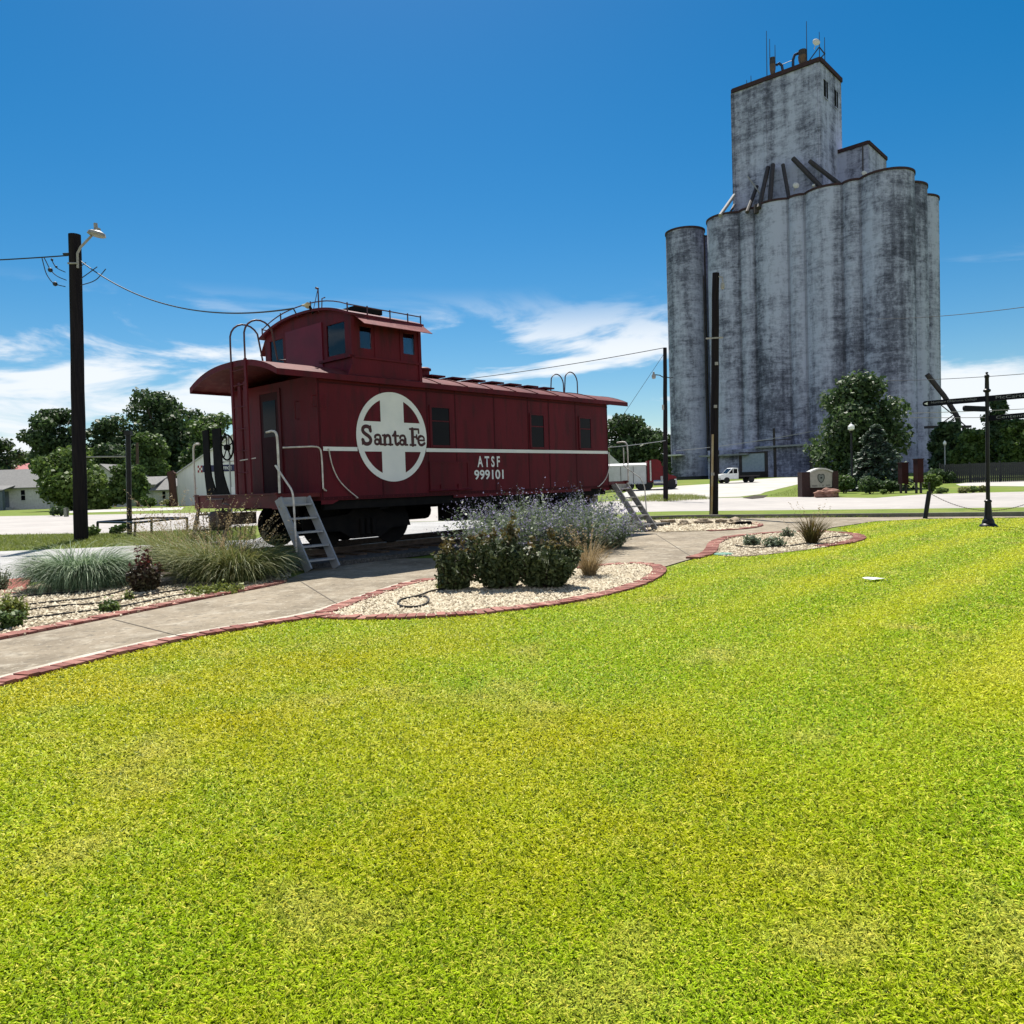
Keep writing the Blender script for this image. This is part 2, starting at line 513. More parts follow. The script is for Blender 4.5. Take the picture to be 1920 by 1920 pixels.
    def build(s, name, m, parent=None):
        me = bpy.data.meshes.new(name)
        me.from_pydata(s.v, [], s.f)
        me.polygons.foreach_set('use_smooth', s.sm)
        me.materials.append(m)
        me.update()
        if any(s.sm):
            me.set_sharp_from_angle(angle=math.radians(40))
        return link(name, me, parent)
def text_part(name, body, m, parent, o, ax, ay, height, width=None, depth=.004, bold=0., align='CENTER'):
    cu = bpy.data.curves.new(name, 'FONT')
    cu.body = body; cu.size = 1; cu.align_x = align; cu.offset = bold; cu.resolution_u = 4
    ob = bpy.data.objects.new(name, cu)
    COL.objects.link(ob)
    bpy.context.view_layer.update()
    me = bpy.data.meshes.new_from_object(ob.evaluated_get(bpy.context.evaluated_depsgraph_get()))
    bpy.data.objects.remove(ob); bpy.data.curves.remove(cu)
    n = len(me.vertices)
    V = np.empty(n * 3, np.float32); me.vertices.foreach_get('co', V); V = V.reshape(-1, 3)
    w0, w1, h0, h1 = V[:, 0].min(), V[:, 0].max(), V[:, 1].min(), V[:, 1].max()
    sy = height / (h1 - h0)
    sx_ = width / (w1 - w0) if width else sy
    ax, ay, o = np.array(ax, float), np.array(ay, float), np.array(o, float)
    nz = np.cross(ax, ay)
    cxm = (w0 + w1) / 2 if align == 'CENTER' else w0
    P = o + np.outer((V[:, 0] - cxm) * sx_, ax) + np.outer((V[:, 1] - h0) * sy, ay) + nz * depth
    me.vertices.foreach_set('co', P.astype(np.float32).ravel())
    me.materials.clear(); me.materials.append(m)
    me.update()
    return link(name, me, parent)

# ---------------------------------------------------------------- vegetation helpers
def unit(v): return v / np.maximum(np.linalg.norm(v, axis=-1, keepdims=True), 1e-9)
def cards(C, size, N, aspect=1.0, r=rng):
    """one small quad per centre, facing roughly N"""
    n = len(C)
    a = unit(np.cross(N, r.normal(size=(n, 3))))
    b = np.cross(N, a)
    s = np.asarray(size).reshape(-1, 1) * np.ones((n, 1)) / 2
    A, B = a * s * aspect, b * s
    V = np.stack([C - A - B, C + A - B * .4, C + A * .6 + B, C - A * .7 + B * .8], 1).reshape(-1, 3)
    return V, np.arange(4 * n).reshape(n, 4)
def blob_points(blobs, n, r, fill=.55):
    w = np.array([b[1][0] * b[1][2] + b[1][0] * b[1][1] for b in blobs]); w = w / w.sum()
    idx = r.choice(len(blobs), n, p=w)
    d = unit(r.normal(size=(n, 3)))
    rad = fill + (1 - fill) * r.random((n, 1)) ** .6
    c = np.array([b[0] for b in blobs])[idx]; s = np.array([b[1] for b in blobs])[idx]
    return c + d * s * rad, d
def tree(name, label, cat, px0, px1, ptop, pbase, Y, seed, m, group=None, n=6000, leaf=.36, cb=.18, nb=18, taper=.55, lean=0., tr=None, depth=1.):
    r = np.random.default_rng(seed)
    mid = (px0 + px1) / 2
    base = at(mid, pbase, Y); gz = float(terr(base[0], Y))
    top = at(mid, ptop, Y)[2]
    w = (px1 - px0) / FPX * Y / 2 * 1.12; H = top - gz
    t = thing(name, label, cat, (base[0], Y, gz), 0, group)
    blobs = []
    for i in range(nb):
        f = (i + .5) / nb
        h = cb + (1 - cb) * f
        ww = w * (1 - abs(f - .42) ** 1.6 * 1.5 * taper - max(0, f - .75) * .9 * taper)
        br = w * r.uniform(.20, .40) * (1.15 - .40 * f)
        a = r.uniform(0, 6.283); rr = max(0, ww - br * .7) * r.uniform(.35, 1.) ** .5
        z = min(H * h, H - br * .8)
        blobs.append(((rr * math.cos(a) + lean * z, rr * math.sin(a) * depth, max(z, br * .5)), (br, br * depth, br * r.uniform(.7, .95))))
    blobs.append(((lean * H * .6, 0, H * (cb + .38 * (1 - cb))), (w * .6, w * .6 * depth, H * (1 - cb) * .36)))
    blobs.append(((lean * H, 0, H - w * .22), (w * .32, w * .3, w * .22)))
    C, d = blob_points(blobs, n, r, .45)
    nf = int(n * .42)
    Cf = r.normal(size=(nf, 3)); Cf = unit(Cf) * r.random((nf, 1)) ** .4
    zc_ = H * (cb + (1 - cb) * .46)
    Cf[:, :2] *= 1 - .55 * np.maximum(Cf[:, 2:], 0)
    Cf = Cf * np.array([w * .78, w * .78 * depth, H * (1 - cb) * .44]); Cf[:, 2] += zc_; Cf[:, 0] += lean * Cf[:, 2]
    C = np.concatenate([C, Cf]); d = np.concatenate([d, unit(Cf - np.array([0, 0, zc_]))]); n = len(C)
    C = C + r.normal(size=C.shape) * leaf * .35
    C[:, 2] = np.maximum(C[:, 2], .12)
    N = unit(d * .6 + r.normal(size=d.shape) * .55 + np.array([0, 0, .25]))
    V, F = cards(C, leaf * r.uniform(.55, 1.25, n), N, 1.2, r)
    npmesh('crown', V, F, m, t, r.random(n) ** 1.8)
    mb = MB()
    tw = max(.10, w * .07)
    mb.tube([(0, 0, -.1), (tw * .3, 0, H * cb * .5), (lean * H * .4, 0, H * max(cb, .3)), (lean * H * .6, 0, H * .62)], [tw * 1.25, tw, tw * .8, tw * .35], 9)
    for b in blobs[::3]:
        z0 = min(b[0][2] * .55, H * .5)
        mb.tube([(lean * z0, 0, z0), (b[0][0] * .5, b[0][1] * .5, (z0 + b[0][2]) / 2 + .1), b[0]], [tw * .5, tw * .35, tw * .15], 6)
    mb.build('trunk', tr or TRUNK, t)
    return t
def shrub(name, label, cat, px0, px1, ptop, pbase, Y, seed, m, group=None, n=900, leaf=.12, stem=None):
    """low rounded bush: leaves (+ stems)"""
    r = np.random.default_rng(seed)
    mid = (px0 + px1) / 2
    base = at(mid, pbase, Y); gz = float(terr(base[0], Y))
    w = (px1 - px0) / FPX * Y / 2; H = max(.1, at(mid, ptop, Y)[2] - gz)
    t = thing(name, label, cat, (base[0], Y, gz), 0, group)
    blobs = [((w * r.uniform(-.6, .6), w * r.uniform(-.45, .45), H * r.uniform(.35, .68)), (w * .45, w * .42, H * r.uniform(.28, .36))) for _ in range(9)]
    C, d = blob_points(blobs, n, r, .35)
    C[:, 2] = np.clip(C[:, 2], .02, None)
    V, F = cards(C, leaf * r.uniform(.6, 1.3, n), unit(d * .5 + r.normal(size=d.shape) * .6 + np.array([0, 0, .3])), 1.3, r)
    npmesh('foliage', V, F, m, t, r.random(n) ** 1.6)
    mb = MB()
    for i in range(7):
        b = blobs[i]
        mb.tube([(b[0][0] * .2, b[0][1] * .2, -.02), (b[0][0] * .7, b[0][1] * .7, H * .3), (b[0][0], b[0][1], b[0][2])], [.018 * H + .004, .012 * H + .003, .003], 5)
    mb.build('stems', stem or TRUNK, t)
    return t
def blades(n, R, length, width, droop, r, up=.25, seg=5, spread=1., ell=1., lmin=.55):
    """arching blades rising from a disc of radius R; returns V, F, rnd"""
    a = r.uniform(0, 6.283, n)
    rr = R * np.sqrt(r.random(n))
    base = np.stack([rr * np.cos(a), rr * np.sin(a) * ell, np.zeros(n)], 1)
    a2 = a + r.normal(0, .5, n)
    L = length * r.uniform(lmin, 1.1, n)
    th0 = np.abs(r.normal(up, .22, n)) * spread
    dr = droop * r.uniform(.6, 1.35, n)
    pts = [base]
    for k in range(seg):
        th = th0 + dr * ((k + .5) / seg) ** 1.3
        st = np.stack([np.sin(th) * np.cos(a2), np.sin(th) * np.sin(a2), np.cos(th)], 1) * (L / seg)[:, None]
        pts.append(pts[-1] + st)
    side = np.stack([-np.sin(a2), np.cos(a2), np.zeros(n)], 1)
    side = unit(side + r.normal(size=(n, 3)) * .35)
    V = []
    for k, P in enumerate(pts):
        wd = (width * r.uniform(.8, 1.2, n) * (1 - (k / seg) ** 2 * .92))[:, None] / 2
        V += [P - side * wd, P + side * wd]
    V = np.stack(V, 1)                                      # n, 2(seg+1), 3
    V[:, :, 2] = np.maximum(V[:, :, 2], .004)
    K = 2 * (seg + 1)
    f = np.array([[2 * k, 2 * k + 1, 2 * k + 3, 2 * k + 2] for k in range(seg)])
    F = (np.arange(n)[:, None, None] * K + f[None]).reshape(-1, 4)
    return V.reshape(-1, 3), F, np.repeat(r.random(n) ** 1.7, seg), pts
def inpoly(P, poly):
    x, y = P[:, 0], P[:, 1]
    c = np.zeros(len(P), bool)
    n = len(poly)
    for i in range(n):
        x0, y0 = poly[i]; x1, y1 = poly[(i + 1) % n]
        k = ((y0 > y) != (y1 > y)) & (x < (x1 - x0) * (y - y0) / (y1 - y0 + 1e-12) + x0)
        c ^= k
    return c
def gp(pix): return [tuple(G(a, b)[:2]) for a, b in pix]
def smooth_poly(P, it=2, closed=True):
    P = [np.array(p) for p in P]
    for _ in range(it):
        Q = []
        n = len(P)
        for i in range(n if closed else n - 1):
            a, b = P[i], P[(i + 1) % n]
            Q += [a * .75 + b * .25, a * .25 + b * .75]
        if not closed: Q = [P[0]] + Q + [P[-1]]
        P = Q
    return [tuple(p) for p in P]
import bmesh
def sheet(name, poly, z, m, kind='structure', drape=False, side=0.):
    bm = bmesh.new()
    vs = [bm.verts.new((p[0], p[1], 0)) for p in poly]
    f = bm.faces.new(vs)
    bm.normal_update()
    if f.normal.z < 0: f.normal_flip()
    if side:
        e = bmesh.ops.extrude_face_region(bm, geom=[f])
        for v in [g for g in e['geom'] if isinstance(g, bmesh.types.BMVert)]: v.co.z = side
        bmesh.ops.recalc_face_normals(bm, faces=bm.faces)
    if drape:
        bmesh.ops.triangulate(bm, faces=bm.faces[:])
        for y in range(56, 116, 5):
            bmesh.ops.bisect_plane(bm, geom=bm.verts[:] + bm.edges[:] + bm.faces[:], plane_co=(0, y, 0), plane_no=(0, 1, 0))
        for x in range(0, 20, 2):
            bmesh.ops.bisect_plane(bm, geom=bm.verts[:] + bm.edges[:] + bm.faces[:], plane_co=(x, 0, 0), plane_no=(1, 0, 0))
        for v in bm.verts: v.co.z += float(terr(v.co.x, v.co.y))
    for v in bm.verts: v.co.z += z
    me = bpy.data.meshes.new(name); bm.to_mesh(me); bm.free()
    me.materials.append(m)
    o = link(name, me)
    if kind: o['kind'] = kind
    return o

# ---------------------------------------------------------------- ground
xs = np.unique(np.concatenate([np.linspace(-3000, -120, 8), np.linspace(-120, -4, 8), np.linspace(-4, 20, 13), np.linspace(20, 160, 10), np.linspace(160, 3000, 8)]))
ys = np.unique(np.concatenate([np.linspace(-800, -10, 6), np.linspace(-10, 56, 12), np.linspace(56, 116, 25), np.linspace(116, 4000, 14)]))
XX, YY = np.meshgrid(xs, ys, indexing='ij')
V = np.stack([XX, YY, terr(XX, YY)], -1).reshape(-1, 3)
nx, ny = len(xs), len(ys)
ii, jj = np.meshgrid(np.arange(nx - 1), np.arange(ny - 1), indexing='ij')
q = (ii * ny + jj).ravel()
tag(npmesh('ground', V, np.stack([q, q + ny, q + ny + 1, q + 1], 1), GRASSG, smooth=True), kind='structure')

road = gp([(-500, 1019), (0, 1003), (200, 1000), (350, 994), (480, 986), (900, 975), (1200, 963), (1500, 960), (1920, 957), (2400, 953),
           (2400, 905), (1920, 922), (1800, 925), (1730, 927), (1640, 934), (1500, 932), (1290, 934), (1150, 940), (1000, 946), (700, 952), (350, 962), (130, 966), (0, 968), (-500, 982)])
sheet('road', road, .006, ROADM)
lot = gp([(-700, 1145), (-100, 1108), (300, 1068), (560, 1046), (900, 1030), (1180, 990), (1170, 978), (1150, 966), (900, 975.5), (700, 981), (560, 992), (470, 1012), (330, 1019), (180, 1027), (0, 1034), (-600, 1062)])
sheet('gravel_lot', lot, .005, LOTM)
drive = [tuple(at(a, b, y)[:2]) for a, b, y in [(1150, 930, 50)]]
drive = [(7.0, 52), (9, 62), (10, 70), (12.5, 80), (19, 85), (24, 88), (27, 94), (36, 103), (43, 103), (38, 91), (29, 78), (24.5, 70), (20.5, 62), (18.2, 56), (15.2, 51)]
sheet('limestone_drive', drive, .012, LOT2, drape=True)
sheet('side_drive', gp([(1792, 908), (1830, 903), (1920, 901), (2300, 893), (2300, 905), (1920, 912), (1800, 911)]), .010, LOT2, drape=True)
sheet('far_track', gp([(130, 962), (340, 956), (345, 951), (200, 955), (130, 957)]), .010, LOT2)
sheet('dark_patch', gp([(1392, 934), (1415, 929), (1440, 929), (1432, 934), (1410, 936)]), .02, PATCHM)  # flat dark patch laid at the far road edge

path_px = [(-500, 1445), (0, 1290), (120, 1257), (240, 1227), (360, 1199), (480, 1179), (590, 1161), (800, 1150), (1000, 1120), (1200, 1085), (1240, 1066),
           (1300, 1048), (1335, 1037), (1345, 1030), (1440, 1014), (1530, 1001), (1560, 990), (1640, 978.5), (1740, 973.5), (1930, 971),
           (1930, 969), (1740, 970), (1600, 971), (1300, 972), (1200, 977), (1170, 1000), (1100, 1025), (980, 1045), (830, 1048), (640, 1050), (545, 1085), (530, 1094),
           (400, 1122), (250, 1152), (120, 1178), (0, 1202), (-500, 1318)]
path = gp(path_px)
def ext(a, b, L):
    a, b = np.array(G(*a)[:2]), np.array(G(*b)[:2]); d = (b - a) / np.linalg.norm(b - a)
    return tuple(b + d * L)
# carried on to the left of the picture
path = [ext((0, 1290), (-500, 1445), 8)] + path + [ext((0, 1202), (-500, 1318), 8)]
sheet('walkway', path, .016, CONC)

BIG = None
bed1_px = [(-500, 1314), (-200, 1240), (0, 1202), (120, 1178), (250, 1152), (400, 1122), (528, 1095), (545, 1086), (540, 1066), (480, 1056), (300, 1066), (200, 1078), (60, 1100), (0, 1112), (-300, 1150), (-500, 1190)]
bed2_px = [(590, 1161), (640, 1141), (700, 1119), (770, 1097), (826, 1087), (950, 1080), (1090, 1068), (1150, 1061), (1205, 1059), (1236, 1066), (1238, 1077), (1205, 1098), (1110, 1124), (1000, 1142), (900, 1153), (800, 1160), (690, 1163)]
bed3_px = [(1350, 1045), (1333, 1034), (1338, 1019), (1365, 1009), (1420, 1003), (1490, 999), (1545, 998), (1600, 1003), (1618, 1011), (1590, 1021), (1520, 1032), (1440, 1042), (1390, 1046)]
bed4_px = [(1185, 990), (1200, 979), (1300, 975), (1395, 978), (1432, 985), (1410, 992), (1330, 997), (1210, 1000)]
beds = {}
for k, (nm, px, m) in enumerate((('gravel_bed', bed1_px, BEDM), ('gravel_bed', bed2_px, BEDM), ('gravel_bed', bed3_px, BEDM), ('gravel_bed', bed4_px, BEDM))):
    P = gp(px)
    if k == 0: P = [ext((0, 1202), (-500, 1314), 5)] + P + [ext((0, 1112), (-500, 1190), 4)]
    P = smooth_poly(P, 1)
    beds[k] = P
    sheet(nm, P, .022, m)
sheet('mulch_bed', smooth_poly(gp([(880, 1052), (1000, 1063), (1110, 1042), (1176, 1022), (1172, 1004), (1050, 1000), (900, 1020)]), 1), .024, MULCH)
pav = gp([(-160, 1152), (0, 1120), (48, 1113), (62, 1084), (0, 1090), (-160, 1108)])
sheet('brick_pad', pav, .026, PAVR)

# raised grass verge with its kerb along the road
vg = gp([(1190, 975), (1290, 972.5), (1500, 971), (1740, 969.5), (1930, 967.5), (2300, 964)])
vf = [(p[0] + .25, p[1] + 4.0 - .10 * i) for i, p in enumerate(vg)]
sheet('verge', [(a, b + .16) for a, b in vg] + vf[::-1], 0, GRASSG, side=.10)
k = MB()
for a, b in zip(vg, vg[1:]):
    k.bar((a[0], a[1] + .07, .06), (b[0], b[1] + .07, .06), .15, .125)
tag(k.build('kerb', KERBM), kind='structure')

# lawn: a sheet plus real blades
lawn = [(-14, -6), (40, -6), (40, 21.5)] + gp([(2100, 967), (1930, 971.5), (1740, 974), (1640, 979), (1570, 990)]) + \
       gp([(1600, 1003), (1618, 1011), (1590, 1021), (1520, 1032), (1440, 1042), (1390, 1046), (1340, 1042), (1300, 1051), (1240, 1070), (1238, 1077), (1205, 1098), (1110, 1124), (1000, 1142), (900, 1153), (800, 1160), (690, 1164),
           (590, 1162), (480, 1180), (360, 1200), (240, 1228), (120, 1258), (0, 1291), (-500, 1446)]) + [ext((0, 1291), (-500, 1446), 8)]
sheet('lawn', lawn, .012, LAWNM)
def lawn_blades(n, seed):
    r = np.random.default_rng(seed)
    rad = np.exp(r.uniform(math.log(1.25), math.log(25.), n))
    an = r.uniform(-math.radians(46), math.radians(46), n)
    P = np.stack([rad * np.sin(an), rad * np.cos(an)], 1)
    # the lawn beside and behind the photographer too
    Q = np.stack([r.uniform(-11, 11, n), r.uniform(-3, 10, n)], 1)
    Q = Q[(np.abs(np.arctan2(Q[:, 0], Q[:, 1])) > math.radians(46)) | (np.hypot(Q[:, 0], Q[:, 1]) < 1.25)]
    P = np.concatenate([P, Q]); rad = np.concatenate([rad, np.full(len(Q), 4.2)])
    ok = inpoly(P, lawn)
    P, rad = P[ok], rad[ok]
    n = len(P)
    P = P + r.normal(0, .022, P.shape)
    # patchy growth: thinner and thicker spots
    g = np.sin(P[:, 0] * 1.9 + np.sin(P[:, 1] * 1.3) * 1.4) * np.sin(P[:, 1] * 2.1 + np.sin(P[:, 0] * .9) * 1.7)
    L = (.017 + .014 * r.random(n)) * (1 + .15 * g) * (1 + .018 * rad)
    wd = (.0036 + .0026 * r.random(n)) * (.60 + .16 * rad)
    az = r.uniform(0, 6.283, n)
    th = np.clip(np.abs(r.normal(1.0, .36, n)), .05, 1.5)
    d = np.stack([np.sin(th) * np.cos(az), np.sin(th) * np.sin(az), np.cos(th)], 1)
    s = np.stack([-np.sin(az), np.cos(az), r.normal(0, .3, n)], 1) * (wd / 2)[:, None]
    B = np.stack([P[:, 0], P[:, 1], np.full(n, .012)], 1)
    mid = B + d * (L * .55)[:, None]
    tip = mid + (d + np.stack([np.cos(az) * .5, np.sin(az) * .5, -.45 + 0 * az], 1)) * (L * .5)[:, None]
    V = np.stack([B - s, B + s, mid + s * .8, tip, mid - s * .8], 1).reshape(-1, 3)
    V[:, 2] = np.maximum(V[:, 2], .013)
    F = np.arange(5 * n).reshape(n, 5)
    return V, F, r.random(n)
def lawn_leaf():
    m, t, b = ntree('lawn grass')
    L = t.links.new
    b.inputs['Roughness'].default_value = .5
    b.inputs['Specular IOR Level'].default_value = .12
    g = t.nodes.new('ShaderNodeNewGeometry').outputs['Position']
    def noise(sc, loc, det=4):
        mpn = t.nodes.new('ShaderNodeMapping'); mpn.inputs['Location'].default_value = loc
        L(g, mpn.inputs[0])
        n = t.nodes.new('ShaderNodeTexNoise'); n.inputs['Scale'].default_value = sc; n.inputs['Detail'].default_value = det
        L(mpn.outputs[0], n.inputs['Vector']); return n.outputs[0]
    def mr(x, a, b_):
        r = t.nodes.new('ShaderNodeMapRange'); r.inputs[1].default_value, r.inputs[2].default_value = a, b_
        L(x, r.inputs[0]); return r.outputs[0]
    def mix(f, a, b_):
        x = t.nodes.new('ShaderNodeMix'); x.data_type = 'RGBA'
        L(f, x.inputs['Factor'])
        for i, v in ((6, a), (7, b_)):
            if isinstance(v, tuple): x.inputs[i].default_value = (*v, 1)
            else: L(v, x.inputs[i])
        return x.outputs[2]
    sxn = t.nodes.new('ShaderNodeSeparateXYZ'); L(g, sxn.inputs[0])
    xg = t.nodes.new('ShaderNodeMath'); xg.operation = 'MULTIPLY_ADD'; xg.inputs[1].default_value = .045; L(sxn.outputs[0], xg.inputs[0]); L(noise(.33, (3, 1, 0)), xg.inputs[2])
    c = mix(mr(xg.outputs[0], .29, .55), (.53, .50, .010), (.36, .52, .014))     # yellow-green to green patches
    c = mix(mr(noise(.16, (8, 5, 0), 2), .50, .70), c, (.50, .55, .02))
    c = mix(mr(noise(1.1, (0, 9, 0)), .50, .85), c, (.25, .43, .014))                        # small greener tufts
    c = mix(mr(noise(1.1, (5, 0, 0)), .57, .76), c, (.62, .57, .14))                          # straw spots
    a = t.nodes.new('ShaderNodeAttribute'); a.attribute_name = 'rnd'
    c = mix(mr(a.outputs['Fac'], .70, 1.), c, (.70, .66, .10))                                # dry pale blades
    c = mix(mr(a.outputs['Fac'], .38, .0), c, (.07, .12, .006))
    # faint mowing bands on the right half: yellower passes between greener ones
    du = t.nodes.new('ShaderNodeVectorMath'); du.operation = 'DOT_PRODUCT'; du.inputs[1].default_value = (.727, -.686, 0); L(g, du.inputs[0])
    sn = t.nodes.new('ShaderNodeMath'); sn.operation = 'SINE'
    ml = t.nodes.new('ShaderNodeMath'); ml.operation = 'MULTIPLY_ADD'; ml.inputs[1].default_value = 4.6; L(du.outputs['Value'], ml.inputs[0]); L(noise(.8, (2, 2, 0)), ml.inputs[2]); L(ml.outputs[0], sn.inputs[0])
    bd = t.nodes.new('ShaderNodeMath'); bd.operation = 'MULTIPLY'; L(mr(sn.outputs[0], -.3, .9), bd.inputs[0]); L(mr(sxn.outputs[0], .5, 4.5), bd.inputs[1])
    b2 = t.nodes.new('ShaderNodeMath'); b2.operation = 'MULTIPLY'; b2.inputs[1].default_value = .62; L(bd.outputs[0], b2.inputs[0])
    c = mix(b2.outputs[0], c, (.60, .60, .03))
    L(c, b.inputs['Base Color'])
    tr = t.nodes.new('ShaderNodeBsdfTranslucent'); L(c, tr.inputs[0])
    ms = t.nodes.new('ShaderNodeMixShader'); ms.inputs[0].default_value = .28
    L(b.outputs[0], ms.inputs[1]); L(tr.outputs[0], ms.inputs[2])
    L(ms.outputs[0], t.nodes['Material Output'].inputs[0])
    return m
V, F, rn = lawn_blades(1150000, 5)
tag(npmesh('lawn_grass', V, F, lawn_leaf(), rnd=rn), kind='stuff')

# gravel: real pebbles over the beds
def pebbles(poly, n, s0, s1, seed, z):
    r = np.random.default_rng(seed)
    A = np.array(poly)
    lo, hi_ = A.min(0), A.max(0)
    P = r.uniform(lo, hi_, (n * 4, 2))
    P = P[inpoly(P, poly)][:n]
    n = len(P)
    P = P + r.normal(0, .03, P.shape)
    oc = np.array([[1, 0, 0], [.35, .8, .1], [-.7, .6, 0], [-.8, -.5, .05], [.25, -.9, 0], [.1, .1, .75], [-.15, -.1, -.6]])
    of = np.array([[0, 1, 5], [1, 2, 5], [2, 3, 5], [3, 4, 5], [4, 0, 5]])
    a = r.uniform(0, 6.283, n); ca, sa = np.cos(a), np.sin(a)
    s = r.uniform(s0, s1, n)
    J = oc[None] * (1 + r.normal(0, .18, (n, 7, 3))) * s[:, None, None]
    J[:, :, 1] *= r.uniform(.6, 1., n)[:, None]
    J[:, :, 2] *= r.uniform(.7, 1.2, n)[:, None]
    X = J[:, :, 0] * ca[:, None] - J[:, :, 1] * sa[:, None] + P[:, :1]
    Y = J[:, :, 0] * sa[:, None] + J[:, :, 1] * ca[:, None] + P[:, 1:]
    Z = J[:, :, 2] + z + s[:, None] * .25
    V = np.stack([X, Y, Z], -1).reshape(-1, 3)
    F = (np.arange(n)[:, None, None] * 7 + of[None]).reshape(-1, 3)
    return V, F, np.repeat(r.random(n), 5)
for k, (n, a, b) in {0: (21000, .014, .03), 1: (15000, .013, .027), 2: (3500, .015, .03), 3: (2600, .02, .05)}.items():
    V, F, rn = pebbles(beds[k], n, a, b, 40 + k, .022)
    tag(npmesh('pebbles', V, F, STONE, rnd=rn), kind='stuff')

# brick edging: bricks laid side by side along a bed
def edging(label, pix, seed, w=.20, closed=False):
    r = np.random.default_rng(seed)
    P = gp(pix)
    if pix[0][0] <= -400: P = [ext(pix[1], pix[0], 7)] + P
    P = [np.array(p) for p in smooth_poly(P, 2, closed)]
    if closed: P.append(P[0])
    mb = MB(); rn = []
    acc = 0.
    for a, b in zip(P, P[1:]):
        d = b - a; L = np.linalg.norm(d)
        if L < 1e-6: continue
        d = d / L
        s = acc
        while s < L:
            c = a + d * s
            ang = math.atan2(d[1], d[0])
            M = Matrix.Rotation(ang + r.normal(0, .015), 3, 'Z') @ Matrix.Rotation(r.normal(0, .02), 3, 'X')
            mb.box((c[0], c[1], .026 + r.normal(0, .004)), (.090, w * r.uniform(.96, 1.04), .036), M)
            rn += [r.random() ** 2 * .7] * 6
            s += .103
        acc = s - L
    o = mb.build('brick_edging', BRICK)
    o.data.attributes.new('rnd', 'FLOAT', 'FACE').data.foreach_set('value', np.array(rn, np.float32))
    tag(o, label, 'edging', 'red brick edgings of the beds and walkway')
edging('red brick edging between the walkway and the left gravel bed', [(-400, 1288), (-100, 1219), (0, 1200), (120, 1176), (250, 1150), (400, 1120), (505, 1100), (528, 1094)], 1)
edging('red brick edging between the lawn and the left walkway', [(-400, 1412), (0, 1286), (120, 1254), (240, 1224), (360, 1197), (480, 1177), (585, 1160)], 2, .17)
edging('curved red brick edging round the shrub bed in the lawn', bed2_px, 3, closed=True)
edging('red brick edging round the small bed with a spiky plant', [(1300, 1049), (1330, 1040), (1335, 1030), (1340, 1019), (1365, 1009), (1420, 1003), (1490, 999), (1545, 998), (1600, 1003), (1618, 1011), (1590, 1020), (1540, 1027)], 4, .24)
edging('red brick edging at the right end of the rocky bed', [(1330, 997), (1400, 993), (1430, 986), (1400, 980)], 5, .24)
# expansion joints across the walkway and the paler worn strip along its lawn edge
JM = mat('dirty joint filler', (.12, .10, .075), (.07, .06, .045), 9, .95)
k = MB()
for a, b in (((212, 1164), (352, 1200)), ((560, 1090), (640, 1140)), ((1230, 1003), (1300, 1048))):
    P, Q = G(*a), G(*b); P[2] = Q[2] = .0175
    k.bar(P, Q, .018, .004)
tag(k.build('walkway_joint', JM), kind='structure')
WS = ground_mat('worn pale concrete strip', [((.46, .42, .35), 0, 1), ((.33, .29, .23), .45, .65)], [0, 4.], .9)
P = [np.array(p) for p in smooth_poly(gp([(-400, 1394), (0, 1274), (120, 1243), (240, 1214), (360, 1189), (480, 1170), (580, 1152), (640, 1133), (700, 1112), (770, 1091)]), 2, False)]
k = MB(); Vv = []; 
for i, p in enumerate(P):
    d = P[min(i + 1, len(P) - 1)] - P[max(i - 1, 0)]; d = d / np.linalg.norm(d); nn = np.array([-d[1], d[0]])
    for s_ in (-.045, .045): Vv.append((*(p + nn * s_), .0195))
k.add(Vv, [(2 * i, 2 * i + 1, 2 * i + 3, 2 * i + 2) for i in range(len(P) - 1)])
tag(k.build('walkway_border', WS), kind='structure')

# ---------------------------------------------------------------- caboose (x along the near side, y across to the far side, z up)
YAW = .739
CAB_O = (-3.448, 13.899, 0)
LEN, WID, SB, WT = 9.02, 3.05, 1.128, 3.47          # body length, width, sill bottom, wall top
cab = thing('caboose', 'dark red railway caboose with a white cross emblem on its side', 'caboose', CAB_O, math.pi / 2 - YAW)
def part(name, mb, m, parent=cab, label=None):
    o = mb.build(name, m, parent)
    if label: o['label'] = label
    return o
YC = WID / 2
# body shell with a lower sill plate that drops at the ends
mb = MB()
mb.b(0, LEN, 0, WID, 1.19, WT)
side_low = [(0, 1.19), (0, 1.125), (.24, 1.125), (.38, 1.19)]
for y0 in (0, WID - .012):
    mb.prism([(x, z) for x, z in side_low], (0, y0 + .012, 0), (1, 0, 0), (0, 0, 1), .012)
    mb.prism([(LEN - x, z) for x, z in side_low][::-1], (0, y0 + .012, 0), (1, 0, 0), (0, 0, 1), .012)
mb.b(3.3, 8.2, .0, .02, 1.13, 1.19)
body = part('body', mb, RED)
# seams and letter board strips
mb = MB()
for x in (.03, 1.42, 2.62, 3.42, 4.62, 5.78, 6.55, 7.62, LEN - .03):
    mb.b(x - .018, x + .018, -.004, 0, 1.2, WT - .03)
mb.b(.0, LEN, -.007, 0, 3.33, 3.36)
mb.b(.0, LEN, -.006, 0, 1.20, 1.26)
part('seam_strip', mb, mat('darker red seam paint', (.058, .0075, .012), (.040, .006, .010), 4, .6, spec=.1))
# rivets along the sill and the seams
mb = MB()
for i in range(88):
    mb.box((.06 + i * .1, -.008, 1.23), (.018, .008, .018))
for x in (.03, 1.42, 2.62, 3.42, 4.62, 5.78, 6.55, 7.62):
    for i in range(20):
        mb.box((x + .03, -.004, 1.32 + i * .105), (.014, .008, .014))
part('rivets', mb, RED)['kind'] = 'stuff'
